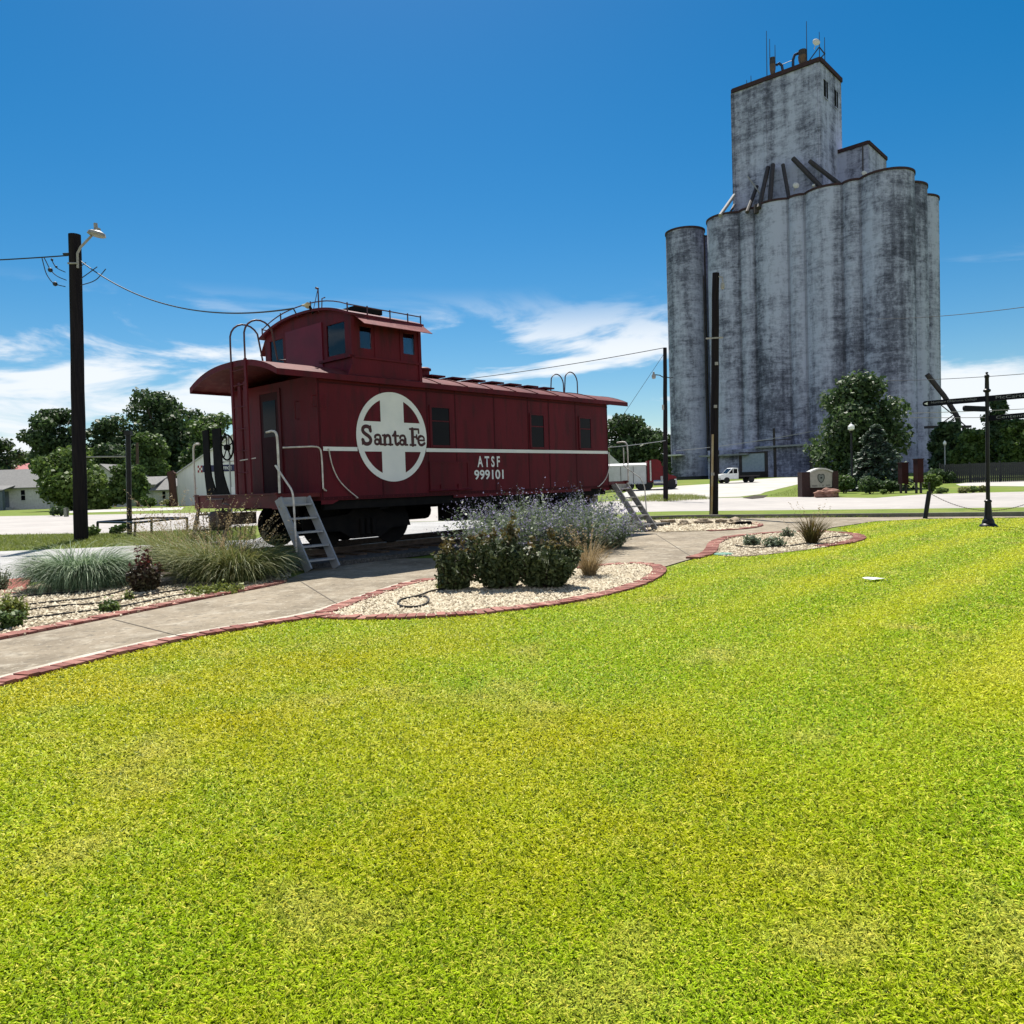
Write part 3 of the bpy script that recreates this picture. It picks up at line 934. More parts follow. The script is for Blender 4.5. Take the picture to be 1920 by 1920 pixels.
# roof: arched, overhanging both platforms
def roof_z(y, ze=3.50, zp=3.80, half=YC + .105):
    t = (y - YC) / half
    return zp - (zp - ze) * (abs(t) ** 2.5)
XR0, XR1 = -.84, LEN + .82
yy = [-.105 + (WID + .21) * i / 20 for i in range(21)]
mb = MB()
V, F = [], []
for x in (XR0, XR1):
    for y in yy: V.append((x, y, roof_z(y)))
    for y in yy: V.append((x, y, roof_z(y) - .055))
n = 21
for i in range(20):
    F += [(i, n * 2 + i, n * 2 + i + 1, i + 1), (n + i, n + i + 1, 3 * n + i + 1, 3 * n + i), (i, i + 1, n + i + 1, n + i), (2 * n + i, 3 * n + i, 3 * n + i + 1, 2 * n + i + 1)]
F += [(0, n, 3 * n, 2 * n), (n - 1, 3 * n - 1, 4 * n - 1, 2 * n - 1)]
mb.add(V, F)
part('roof', mb, ROOFR)
mb = MB()
mb.b(XR0, XR1, -.118, -.105, 3.395, 3.50)
mb.b(XR0, XR1, WID + .105, WID + .118, 3.395, 3.50)
mb.b(-.02, LEN + .02, -.105, 0.0, 3.40, 3.43)
for x in (XR0 - .012, XR1):
    for i in range(20):
        a, b = yy[i], yy[i + 1]
        mb.prism([(a, roof_z(a) - .10), (b, roof_z(b) - .10), (b, roof_z(b) + .006), (a, roof_z(a) + .006)], (x, 0, 0), (0, 1, 0), (0, 0, 1), .012)
part('roof_fascia', mb, RED)
# roof ribs, walkway boards on brackets
for x in [2.9 + i * .78 for i in range(8)]:
    mb = MB()
    for i in range(20):
        a, b = yy[i], yy[i + 1]
        mb.prism([(a, roof_z(a)), (b, roof_z(b)), (b, roof_z(b) + .018), (a, roof_z(a) + .018)], (x, 0, 0), (0, 1, 0), (0, 0, 1), .05)
    part('roof_rib', mb, ROOFR)
mb = MB()
for x in [2.75 + i * .64 for i in range(8)]:
    mb.b(x, x + .42, YC - .85, YC - .45, 3.80, 3.835)
    mb.b(x + .1, x + .14, YC - .75, YC - .70, 3.70, 3.80)
part('roof_walk', mb, RED)
mb = MB()
mb.lathe([(.16, 3.66), (.16, 3.98), (.20, 3.98), (.20, 4.02), (.14, 4.05), (.0, 4.06)], 14, (3.55, 1.15, 0))
part('stove_pipe', mb, RED)
# white line, emblem, writing
mb = MB()
mb.b(.08, 1.586 * 1.07 - .86, -.012, -.004, 2.10, 2.175)
mb.b(1.586 * 1.07 + .86, LEN - .03, -.012, -.004, 2.10, 2.175)
part('white_stripe', mb, WHITE)
EC = (1.697, 2.385); ER = .877
mb = MB()
mb.prism([(ER * math.cos(t), ER * math.sin(t)) for t in np.linspace(0, 2 * math.pi, 72, endpoint=False)], (EC[0], -.008, EC[1]), (1, 0, 0), (0, 0, 1), .007)
emb = part('cross_emblem', mb, WHITE)
h, ri = .29, .760
for sx_, sz in ((1, 1), (-1, 1), (1, -1), (-1, -1)):
    mb = MB()
    a0 = math.asin(h / ri); a1 = math.pi / 2 - a0
    pts = [(h, h)] + [(ri * math.cos(t), ri * math.sin(t)) for t in np.linspace(a0, a1, 12)]
    pts = [(x * sx_, z * sz) for x, z in pts]
    if sx_ * sz < 0: pts = pts[::-1]
    mb.prism(pts, (EC[0], -.015, EC[1]), (1, 0, 0), (0, 0, 1), .002)
    part('red_quadrant', mb, RED, emb)

def stroke(mb, P, w, o, sc, lay):
    """a brush stroke: flat strip with round ends"""
    P = [np.array(p, float) for p in P]
    ws = w if isinstance(w, (list, tuple)) else [w] * len(P)
    y = o[1] - lay * .0004
    V, F = [], []
    for i, p in enumerate(P):
        d = P[min(i + 1, len(P) - 1)] - P[max(i - 1, 0)]
        d = d / (np.linalg.norm(d) + 1e-9); nn = np.array([-d[1], d[0]])
        for s_ in (1, -1):
            q = p + nn * ws[i] / 2 * s_
            V.append((o[0] + q[0] * sc, y, o[2] + q[1] * sc))
    for i in range(len(P) - 1): F.append((2 * i, 2 * i + 1, 2 * i + 3, 2 * i + 2))
    mb.add(V, F)
    for e, (p, ww) in enumerate(((P[0], ws[0]), (P[-1], ws[-1]))):
        y2 = y - .0001 * (e + 1)
        V = [(o[0] + (p[0] + ww / 2 * math.cos(t)) * sc, y2, o[2] + (p[1] + ww / 2 * math.sin(t)) * sc) for t in np.linspace(0, 6.283, 12, endpoint=False)]
        mb.add(V, [tuple(range(12))])
def spline(P, it=2): return smooth_poly(P, it, False)
def ell(cx_, cy_, rx, ry, a0=0, a1=360, n=20):
    return [(cx_ + rx * math.cos(math.radians(t)), cy_ + ry * math.sin(math.radians(t))) for t in np.linspace(a0, a1, n)]
GLY = {
 'S': [(spline([(.98, 1.22), (.92, 1.50), (.55, 1.62), (.18, 1.48), (.16, 1.14), (.45, .92), (.80, .74), (1.0, .50), (.92, .18), (.60, .06), (.28, .12), (.14, .42)]), .25), ([(1.0, 1.12), (1.0, 1.62)], .12), ([(.10, .06), (.10, .52)], .12)],
 'a': [(ell(.36, .29, .24, .22), .17), ([(.74, .62), (.74, .12)], .23), (spline([(.74, .60), (.70, .88), (.42, .94), (.14, .82), (.14, .68)]), .17), ([(.72, .07), (1.0, .07)], .14), (ell(.17, .72, .04, .04), .12)],
 'n': [([(.24, .06), (.24, .88)], .23), ([(.02, .88), (.26, .88)], .14), ([(.02, .07), (.48, .07)], .14), (spline([(.28, .66), (.48, .90), (.76, .90), (.88, .62), (.88, .30), (.88, .06)]), [.13] + [.2] * 40), ([(.66, .07), (1.12, .07)], .14)],
 't': [(spline([(.36, 1.22), (.36, .7), (.36, .30), (.44, .09), (.60, .08), (.74, .20)]), .22), ([(.04, .88), (.72, .88)], .14), ([(.34, 1.22), (.10, .90)], .12)],
 'F': [([(.34, .06), (.34, 1.55)], .27), ([(.03, .07), (.68, .07)], .15), ([(.03, 1.55), (1.08, 1.55)], .15), ([(1.08, 1.55), (1.10, 1.20)], .15), ([(.36, .82), (.84, .82)], .14), ([(.84, .64), (.84, 1.0)], .13)],
 'e': [([(.18, .52), (.88, .52)], .13), (spline([(.88, .52), (.86, .82), (.54, .95), (.20, .82), (.14, .46), (.28, .12), (.58, .04), (.92, .24)]), [.15] * 10 + [.2] * 60)],
}
mb = MB(); lay = 0
xh = .232
for ch, x in (('S', -.765), ('a', -.475), ('n', -.262), ('t', -.022), ('a', .145), ('F', .425), ('e', .615)):
    sc = xh * (.93 if ch != 'S' else .96)
    for P, w in GLY[ch]:
        w = [q * 1.3 for q in w] if isinstance(w, list) else w * 1.3
        stroke(mb, P, w if not isinstance(w, list) else (w + [w[-1]] * len(P))[:len(P)], (EC[0] + x, -.018, EC[1] - .165), sc, lay % 9); lay += 1
part('emblem_lettering', mb, LETTER, emb)
text_part('road_initials', 'A T S F', WHITE, cab, (4.395, -.004, 1.775), (1, 0, 0), (0, 0, 1), .245, .72, .006, .025)
text_part('road_number', '999101', WHITE, cab, (4.395, -.004, 1.50), (1, 0, 0), (0, 0, 1), .215, .94, .006, .022)
# curved white grab lines at the body corners
def arc_rail(pts, name='corner_handrail'):
    mb = MB(); mb.tube([(x, -.05, z) for x, z in spline(pts, 2)], .011, 8)
    mb.tube([(pts[0][0], 0, pts[0][1]), (pts[0][0], -.05, pts[0][1])], .012, 6)
    mb.tube([(pts[-1][0], 0, pts[-1][1]), (pts[-1][0], -.05, pts[-1][1])], .012, 6)
    part(name, mb, WPIPE)
arc_rail([(.17, 2.13), (.22, 1.84), (.34, 1.58), (.52, 1.40), (.77, 1.22)])
arc_rail([(9.0, 2.13), (9.0, 1.84), (8.93, 1.58), (8.75, 1.38), (8.48, 1.24)])
# side windows: dark panes in slim frames, recessed
def side_window(x0, x1, z0, z1):
    mb = MB(); f = .045
    mb.b(x0 - f, x0, -.022, .012, z0 - f, z1 + f); mb.b(x1, x1 + f, -.022, .012, z0 - f, z1 + f)
    mb.b(x0, x1, -.022, .012, z1, z1 + f); mb.b(x0, x1, -.034, .012, z0 - f, z0)
    o = part('side_window', mb, RED)
    mb = MB(); mb.b(x0, x1, -.009, -.003, z0, z1); part('pane', mb, DGLASS, o)
    mb = MB(); mb.b(x0, x1, -.014, -.009, (z0 + z1) / 2 + .1, (z0 + z1) / 2 + .125); mb.b(x0, x0 + .022, -.013, -.009, z0, z1)
    part('sash', mb, RED, o)
side_window(2.72, 3.23, 2.24, 3.02); side_window(5.87, 6.34, 2.24, 3.0); side_window(7.78, 8.24, 2.24, 3.0)
# equipment hatch
mb = MB()
mb.b(2.66, 3.70, -.02, 0, 1.32, 1.90)
for z in (1.32, 1.87): mb.b(2.62, 3.74, -.032, 0, z, z + .03)
for x in (2.62, 3.71): mb.b(x, x + .03, -.032, 0, 1.35, 1.87)
hat = part('equipment_hatch', mb, RED)
mb = MB(); mb.tube([(2.58, -.045, 1.30), (3.80, -.045, 1.30)], .018, 6)
for x in (2.95, 3.45): mb.b(x - .05, x + .05, -.05, -.02, 1.28, 1.42)
part('hinge', mb, RED, hat)

# near end wall: door, grab irons
mb = MB()
mb.b(-.02, 0, 1.22, 1.30, 1.36, 3.36); mb.b(-.02, 0, 1.96, 2.04, 1.36, 3.36); mb.b(-.02, 0, 1.30, 1.96, 3.30, 3.36)
d = part('end_door', mb, RED)
mb = MB(); mb.b(-.008, -.001, 1.30, 1.96, 1.36, 3.30); part('door_leaf', mb, mat('dark door paint', (.035, .006, .011), None, 3, .6, spec=.1), d)
mb = MB(); mb.b(-.014, -.008, 1.40, 1.86, 2.45, 3.15); part('pane', mb, DGLASS, d)
for y, z0, z1 in ((.62, 2.72, 3.05), (.06, 2.9, 3.1)):
    mb = MB(); mb.tube([(0, y, z0), (-.07, y, z0), (-.07, y, z1), (0, y, z1)], .010, 6); part('grab_iron', mb, RED)
mb = MB()
mb.tube([(-.7, .06, 2.15)] + spline([(-.2, -.07, 2.17), (-.06, -.10, 2.16), (-.03, -.12, 2.05), (-.03, -.12, 1.42)], 2) + [(.02, -.10, 1.38), (.10, -.02, 1.375)], .015, 8)
part('grab_iron', mb, WPIPE)
for x in (-.03, .12):
    mb = MB(); mb.tube([(x + .02, -.03, 2.86), (x + .02, -.06, 2.86), (x + .02, -.06, 3.1), (x + .02, -.03, 3.1)], .008, 6) if x > 0 else None
    if x > 0: part('grab_iron', mb, RED)

# end platforms
def platform(s, x0):
    """s = -1 near end, +1 far end"""
    X = lambda d: x0 + s * d
    def bx(mb, d0, d1, *r): mb.b(min(X(d0), X(d1)), max(X(d0), X(d1)), *r); return mb
    mb = MB(); bx(mb, .003, .80, .02, WID - .02, 1.27, 1.335)
    for k in range(7): bx(mb, .04 + k * .11, .13 + k * .11, .03, WID - .03, 1.335, 1.345)
    part('platform_deck', mb, RED2)
    mb = MB(); bx(mb, .80, .885, -.02, WID + .02, 1.10, 1.355)
    bx(mb, .885, .90, -.02, .16, 1.08, 1.37); bx(mb, .885, .90, WID - .14, WID + .02, 1.08, 1.37)
    bx(mb, .80, .93, -.02, WID + .02, 1.335, 1.357)
    part('end_sill', mb, RED2)
    # coupler
    mb = MB(); bx(mb, .50, 1.05, YC - .11, YC + .11, .80, 1.02)
    mb.lathe([(.0, .70), (.16, .72), (.18, .80), (.18, 1.0), (.14, 1.06), (0, 1.07)], 12, (X(1.17), YC + .03, 0))
    bx(mb, 1.05, 1.30, YC - .20, YC - .08, .78, 1.04)
    part('coupler', mb, STEEL)
    mb = MB(); mb.tube([(X(.93), YC + .95, 1.28), (X(.95), YC + .25, 1.28), (X(.95), YC + .32, 1.20), (X(.95), YC + .05, 1.17)], .013, 6); part('uncoupling_lever', mb, STEEL)
    # air hose
    mb = MB(); mb.tube(spline([(X(.92), YC + .35, 1.10), (X(1.0), YC + .36, .85), (X(1.08), YC + .30, .62), (X(1.12), YC + .16, .66)], 2), .024, 8); part('air_hose', mb, BLK)
    # end ladder with hoops onto the roof (the two ends are turned half a circle from each other)
    FY = (lambda y: y) if s < 0 else (lambda y: WID - y)
    mb = MB()
    for i, (y, top) in enumerate(((.92, 4.52), (1.43, 4.50))):
        xb = X(.86)
        y = FY(y)
        hp = [(xb, y, 3.78), (xb, y, 4.12)] + [(X(.86 - .30 + .30 * math.cos(t) ), y, 4.22 + .30 * math.sin(t)) for t in np.linspace(.15, 2.6, 9)] + [(X(.22), y - .02, 3.83), (X(.05), y - .02, 3.84)]
        mb.tube(hp, .017, 8)
    lad = part('end_ladder', mb, RPIPE)
    mb = MB()
    for y in (FY(.92), FY(1.43)): bx(mb, .845, .875, y - .035, y + .035, 1.36, 3.80)
    part('ladder_rail', mb, RED, lad)
    for z in (1.75, 2.15, 2.55, 2.95, 3.35, 3.62):
        mb = MB(); mb.tube([(X(.86), FY(.90), z), (X(.86), FY(1.45), z)], .012, 6); part('rung', mb, RED, lad)
    mb = MB()
    for y in (1.03, 1.23): bx(mb, .80, .84, FY(y) - .05, FY(y) + .05, 1.36, 3.40)
    part('channel_post', mb, RED)
    # railings at each side of the platform
    mb = MB()
    mb.tube([(X(.86), .30, 2.43)] + spline([(X(.86), .14, 2.44), (X(.86), -.02, 2.42), (X(.86), -.05, 2.22), (X(.86), -.04, 1.36)], 2), .021, 8)
    part('platform_handrail', mb, WPIPE)
    mb = MB()
    mb.tube([(X(.88), WID - .26, 2.37)] + spline([(X(.88), WID - .14, 2.38), (X(.88), WID + .0, 2.36), (X(.88), WID + .02, 2.1), (X(.88), WID + .02, 1.36)], 2), .021, 8)
    part('platform_handrail', mb, WPIPE)
    # curved end railing plates
    for y0, y1 in ((2.62, 2.28), (2.22, 1.80)):
        mb = MB()
        wv = [(0, 2.62), (.0, 1.95), (.04, 1.72), (.14, 1.52), (.24, 1.36)]
        L_ = [(y0 - a * .3, z) for a, z in wv]; R_ = [(y1 + .10 - a, z) for a, z in wv]
        poly = L_ + R_[::-1]
        if s > 0: poly = poly[::-1]
        mb.prism(poly, (X(.87), 0, 0), (0, 1, 0), (0, 0, 1), .025 if s > 0 else -.025)
        part('end_railing', mb, BLK)
    # brake wheel on its staff
    M = Matrix.Rotation(math.pi / 2, 3, 'Y')
    c = Vector((X(.90), 1.66, 2.24))
    mb = MB()
    ring = [c + Vector((0, .235 * math.cos(t), .235 * math.sin(t))) for t in np.linspace(0, 2 * math.pi, 25)]
    mb.tube(ring, .016, 7)
    for t in np.linspace(.3, .3 + 2 * math.pi, 6)[:5]:
        mb.tube([c, c + Vector((0, .23 * math.cos(t), .23 * math.sin(t)))], .012, 6)
    mb.lathe([(.05, -.04), (.06, .0), (.05, .05)], 10, c, M)
    bw = part('brake_wheel', mb, BLK)
    mb = MB(); mb.tube([(X(.86), 1.66, 2.45), (X(.86), 1.66, 1.0)], .014, 6); mb.tube([(X(.86), 1.66, 2.24), c], .02, 6); part('brake_staff', mb, GALV, bw)
    mb = MB(); mb.tube([(X(.84), 1.95, 1.98), (X(.84), 1.46, 1.98)], .011, 6); mb.tube([(X(.84), 1.3, 1.98), (X(.84), .75, 2.0)], .011, 6); part('cross_rail', mb, WPIPE)
    mb = MB(); bx(mb, .80, .86, 1.50, 1.68, 1.36, 1.50); part('step_box', mb, WHITE)
platform(-1, 0.)
platform(1, LEN)
# far side steps of the near platform
mb = MB()
for i in range(3):
    mb.b(-.80, -.16, WID + .02 + i * .16, WID + .20 + i * .16, .95 - i * .32, .985 - i * .32)
for x in (-.82, -.16):
    mb.prism([(WID - .0, 1.12), (WID + .10, 1.12), (WID + .62, .10), (WID + .44, .10)], (x, 0, 0), (0, 1, 0), (0, 0, 1), .03)
part('far_steps', mb, STEEL)

# cupola with openings you can see through
CX0, CX1, CZ0, CZ1 = .80, 2.48, 3.40, 4.66
def put_y(y0, y1): return lambda s, a, b_, z0, z1: s.b(a, b_, y0, y1, z0, z1)
def put_x(x0, x1): return lambda s, a, b_, z0, z1: s.b(x0, x1, a, b_, z0, z1)
so_ = [(.96, 1.30, 4.02, 4.50), (2.02, 2.38, 4.02, 4.50)]
eo = [(.16, .82, 3.93, 4.60), (2.32, 2.90, 3.93, 4.60)]
mb = MB()
mb.wall(CX0, CX1, CZ0, CZ1, so_, put_y(-.01, .04), 0)
mb.wall(CX0, CX1, CZ0, CZ1, so_, put_y(WID - .04, WID + .01), 0)
mb.wall(.04, WID - .04, 3.50, CZ1, eo, put_x(CX0, CX0 + .05), 0)
mb.wall(.04, WID - .04, 3.50, CZ1, eo, put_x(CX1 - .05, CX1), 0)
def cup_z(y): return 4.90 - .235 * abs((y - YC) / (YC + .02)) ** 2.4
cy = [-.0 + WID * i / 16 for i in range(17)]
for x in (CX0, CX1 - .05):
    for a, b in zip(cy, cy[1:]):
        mb.prism([(a, CZ1 - .001), (b, CZ1 - .001), (b, cup_z(b)), (a, cup_z(a))], (x, 0, 0), (0, 1, 0), (0, 0, 1), .05)
cup = part('cupola', mb, RED)
mb = MB()
mb.b(CX0 - .03, CX1 + .03, -.035, -.01, 3.86, 3.90); mb.b(CX0 - .02, CX0 + .05, -.035, -.01, 3.42, 4.64); mb.b(CX1 - .05, CX1 + .02, -.035, -.01, 3.42, 4.64)
mb.b(CX0 - .06, CX0, -.02, 1.0, 3.86, 3.91)
mb.b(1.33, 1.37, -.025, -.01, 3.9, 4.6); mb.b(1.96, 2.0, -.025, -.01, 3.9, 4.6)
mb.prism([(0, 3.42), (.16, 3.42), (.02, 3.72), (0, 3.72)], (CX0 - .02, -.012, 0), (-1, 0, 0), (0, 0, 1), -.03)
part('cupola_trim', mb, RED, cup)
mb = MB(); mb.b(CX0 - .022, CX0, .92, 2.22, 3.70, 4.66); part('end_panel', mb, REDP, cup)
def cup_window(kind, a, b, z0, z1, pos):
    mb, f = MB(), .035
    P = (lambda s, u0, u1, w0, w1, t: s.b(u0, u1, pos - t, pos + t, w0, w1)) if kind == 'y' else (lambda s, u0, u1, w0, w1, t: s.b(pos - t, pos + t, u0, u1, w0, w1))
    P(mb, a, a + f, z0, z1, .022); P(mb, b - f, b, z0, z1, .022); P(mb, a + f, b - f, z0, z0 + f, .022); P(mb, a + f, b - f, z1 - f, z1, .022)
    o = part('window', mb, RED, cup)
    return o, (P, a + f, b - f, z0 + f, z1 - f)
for (a, b, z0, z1) in so_:
    for pos in (.012, WID - .012):
        o, (P, *r_) = cup_window('y', a, b, z0, z1, pos)
        mb = MB(); P(mb, *r_, .003); g = mb.build('pane', GLASS, o)
        g.parent = cup; g.name = 'pane'
for (a, b, z0, z1) in eo:
    for pos in (CX0 + .022, CX1 - .022):
        o, (P, *r_) = cup_window('x', a, b, z0, z1, pos)
        mb = MB(); P(mb, *r_, .003); g = mb.build('pane', GLASS, o)
        g.parent = cup; g.name = 'pane'
# cupola roof
ry = [-.07 + (WID + .14) * i / 18 for i in range(19)]
V, F = [], []
crz = lambda y: 4.95 - .265 * abs((y - YC) / (YC + .07)) ** 2.4
for x in (CX0 - .10, CX1 + .08):
    for y in ry: V.append((x, y, crz(y)))
    for y in ry: V.append((x, y, crz(y) - .05))
n = 19
for i in range(18):
    F += [(i, n * 2 + i, n * 2 + i + 1, i + 1), (n + i, n + i + 1, 3 * n + i + 1, 3 * n + i), (i, i + 1, n + i + 1, n + i), (2 * n + i, 3 * n + i, 3 * n + i + 1, 2 * n + i + 1)]
F += [(0, n, 3 * n, 2 * n), (n - 1, 3 * n - 1, 4 * n - 1, 2 * n - 1)]
mb = MB(); mb.add(V, F)
cr_ = part('cupola_roof', mb, RED)
mb = MB(); mb.b(1.3, 2.0, .55, 1.25, 4.90, 4.99); part('roof_hatch', mb, BLK, cr_)
# sun awning over the near windows
mb = MB()
V = [(.86, -.02, 4.66), (2.50, -.02, 4.70), (2.58, -.30, 4.47), (.90, -.30, 4.46)]
mb.add(V + [(x, y, z - .012) for x, y, z in V], [(0, 1, 2, 3), (7, 6, 5, 4), (0, 4, 5, 1), (1, 5, 6, 2), (2, 6, 7, 3), (3, 7, 4, 0)])
part('sun_awning', mb, AWN)
mb = MB()
V = [(.80, WID + .02, 4.62), (2.5, WID + .02, 4.66), (2.5, WID + .26, 4.36), (.82, WID + .26, 4.34)]
mb.add(V + [(x, y, z - .012) for x, y, z in V], [(0, 1, 2, 3), (7, 6, 5, 4), (0, 4, 5, 1), (1, 5, 6, 2), (2, 6, 7, 3), (3, 7, 4, 0)])
part('sun_awning', mb, AWN)
# handrail round the cupola roof
mb = MB()
rail = [(CX0 - .06, y, crz(y) + .13) for y in np.linspace(WID, .0, 15)]
mb.tube(rail, .012, 6)
mb.tube([(CX0 - .06, 0, crz(0) + .13), (CX1 + .06, -.01, crz(0) + .13)], .012, 6)
mb.tube([(CX0 - .06, WID, crz(WID) + .13), (CX1 + .06, WID, crz(WID) + .13)], .012, 6)
for x, y in ((CX0 - .06, WID), (CX0 - .06, 2.3), (CX0 - .06, 1.2), (CX0 - .06, 0), (1.2, 0), (1.75, 0), (2.2, 0), (CX1 + .06, 0), (CX1 + .06, WID)):
    mb.tube([(x, y, crz(y) - .01), (x, y, crz(y) + .16)], .014, 6); mb.lathe([(.0, -.022), (.022, 0), (.0, .022)], 6, (x, y, crz(y) + .13))
part('roof_handrail', mb, RPIPE)
# service mast and a flood lamp on the cupola roof
mb = MB()
mb.tube([(.74, .92, 4.85), (.74, .92, 5.30)], .013, 6); mb.tube([(.74, .92, 5.30), (.74, .99, 5.33)], .022, 6)
mb.tube([(.74, 1.12, 4.9), (.74, .94, 5.27)], .007, 5); mb.tube([(.74, .82, 4.9), (.74, .80, 5.09), (.74, .70, 5.09)], .012, 6)
part('service_mast', mb, RPIPE)
mb = MB()
Mx = Matrix.Rotation(math.radians(100), 3, 'X')
mb.lathe([(.02, -.14), (.03, -.05), (.065, .05), (.05, .06)], 10, (.66, 1.22, 5.02), Mx)
fl = part('flood_lamp', mb, mat('cream lamp shell', (.62, .52, .32), (.4, .34, .24), 20, .5))
mb = MB(); mb.tube([(.70, 1.18, 5.0), (.74, 1.12, 4.86)], .03, 7); part('lamp_bracket', mb, BLK, fl)
# underframe and trucks
mb = MB()
mb.b(.3, LEN - .3, YC - .28, YC + .28, .92, 1.19); mb.b(.1, LEN - .1, .06, .16, 1.02, 1.19); mb.b(.1, LEN - .1, WID - .16, WID - .06, 1.02, 1.19)
for x in (1.5, 3.2, 4.5, 5.8, LEN - 1.5): mb.b(x - .1, x + .1, .1, WID - .1, .98, 1.19)
mb.b(3.5, 5.5, .18, .75, .62, 1.0)
mb.lathe([(.2, 0), (.21, .02), (.21, .8), (.2, .82)], 12, (3.6, 2.2, .82), Matrix.Rotation(math.pi / 2, 3, 'Y'))
part('underframe', mb, BLK)
Mw = Matrix.Rotation(math.pi / 2, 3, 'X')
for xc in (1.32, LEN - 1.32):
    mb = MB()
    for y in (YC - .99, YC + .99):
        mb.prism([(xc - 1.12, .60), (xc - 1.05, .86), (xc - .45, .90), (xc - .28, 1.02), (xc + .28, 1.02), (xc + .45, .90), (xc + 1.05, .86), (xc + 1.12, .60),
                  (xc + .62, .58), (xc + .34, .42), (xc - .34, .42), (xc - .62, .58)], (0, y, 0), (1, 0, 0), (0, 0, 1), .10)
        for dx in (-.14, 0, .14): mb.lathe([(.055, .50), (.055, .80)], 8, (xc + dx, y - .12, 0))
    mb.b(xc - .2, xc + .2, YC - .9, YC + .9, .66, .98)
    tr_ = part('truck', mb, BLK)
    for dx in (-.82, .82):
        for y, s_ in ((YC - .775, 1), (YC + .775, -1)):
            mb = MB()
            mb.lathe([(.455, .062), (.465, .04), (.43, .02), (.42, -.06), (.36, -.05), (.16, -.02), (.14, -.05), (.05, -.06)][::-1], 28, (xc + dx, y, .715), Mw if s_ > 0 else Matrix.Rotation(-math.pi / 2, 3, 'X'))
            part('wheel', mb, BLK, tr_)
        mb = MB(); mb.tube([(xc + dx, YC - .75, .715), (xc + dx, YC + .75, .715)], .07, 10); part('axle', mb, BLK, tr_)

# steps up to the two platforms stand on the walkway: things of their own
def step_ladder(label, top, foot, width, m, n=5, rail=True):
    """top, foot: near stringer ends (world); stringers run up to the caboose platform"""
    top, foot = Vector([float(a) for a in top]), Vector([float(a) for a in foot])
    t = thing('step_ladder', label, 'steps', foot, math.pi / 2 - YAW, 'steel steps up to the caboose platforms')
    inv = Matrix.Rotation(-(math.pi / 2 - YAW), 3, 'Z')
    d = inv @ (top - foot)
    for y in (0, width):
        mb = MB(); mb.bar((y, 0, 0.02), (d.x + y, d.y, d.z), .035, .16, (0, 0, 1)); mb.build('stringer', m, t)
    for i in range(n):
        f = (i + .75) / (n + .2)
        c = d * f
        mb = MB(); mb.b(c.x + .0 + .018, c.x + width - .018, c.y - .10, c.y + .10, c.z - .018, c.z + .012); mb.build('tread', m, t)
    mb = MB(); mb.b(d.x + .018, d.x + width - .018, d.y - .02, d.y + .10, d.z - .02, d.z + .02); mb.b(d.x + .02, d.x + width - .02, d.y - .012, d.y + .0, d.z - .14, d.z - .02); mb.build('tread', m, t)
    return t, d, inv
CM = Matrix.Translation(Vector(CAB_O)) @ Matrix.Rotation(math.pi / 2 - YAW, 4, 'Z')
def cabw(x, y, z): return CM @ Vector((x, y, z))
st, d, inv = step_ladder('grey steel step ladder beside the cross emblem end of the caboose', cabw(-.90, -.06, 1.26), cabw(-.745, -.66, .016), .56, GALV)
mb = MB()
hx = -.06
mb.tube([(d.x + hx + .03, d.y + .0, 1.82)] + spline([(d.x * .55 + hx, d.y * .55, 1.52), (d.x * .36 + hx, d.y * .36, 1.38), (d.x * .33 + hx, d.y * .33, 1.22)], 2) + [(d.x * .30 + hx, d.y * .30, .34)], .017, 8)
mb.build('handrail', WPIPE, st)
WOODG = mat('weathered grey steps', (.36, .34, .32), (.20, .19, .18), 8, .8, .3)
st2, d2, _ = step_ladder('weathered grey step ladder behind the lavender plants at the far end of the caboose', cabw(LEN + .14, -.06, 1.26), cabw(LEN + .10, -1.0, .016), .56, WOODG)
mb = MB()
mb.tube([(d2.x + .50, d2.y, 2.25), (d2.x + .5, d2.y, 1.75)] + spline([(d2.x * .5 + .58, d2.y * .5, 1.42), (.62, d2.y * .38, 1.22), (.62, d2.y * .36, 1.0)], 2) + [(.62, d2.y * .3, .0)], .016, 8)
mb.build('handrail', WPIPE, st2)

# track under the caboose
sheet('track_bed', [tuple(cabw(x, y, 0)[:2]) for x, y in ((-3.2, -.35), (LEN + 2.6, -.30), (LEN + 2.6, 3.45), (-3.2, 3.5))], .02, BALM, side=.085)
trk = thing('railway_track', 'rusty rails and ties under the red caboose', 'track', CAB_O, math.pi / 2 - YAW)
for y in (YC - .7525, YC + .7525):
    mb = MB()
    for a, b, z0, z1 in ((-.035, .035, .225, .262), (-.008, .008, .165, .225), (-.07, .07, .145, .165)):
        mb.b(-2.9, LEN + 2.4, y + a, y + b, z0, z1)
    mb.build('rail', RAIL, trk)
mb = MB()
mb.b(-2.8, -2.58, YC - 1.3, YC + 1.3, .05, .143)
t0 = mb.build('tie', WOODB, trk)
for i in range(1, 27):
    c = t0.copy(); COL.objects.link(c); c.parent = trk; c.location = (i * .53, random.uniform(-.05, .05), random.uniform(-.006, 0))

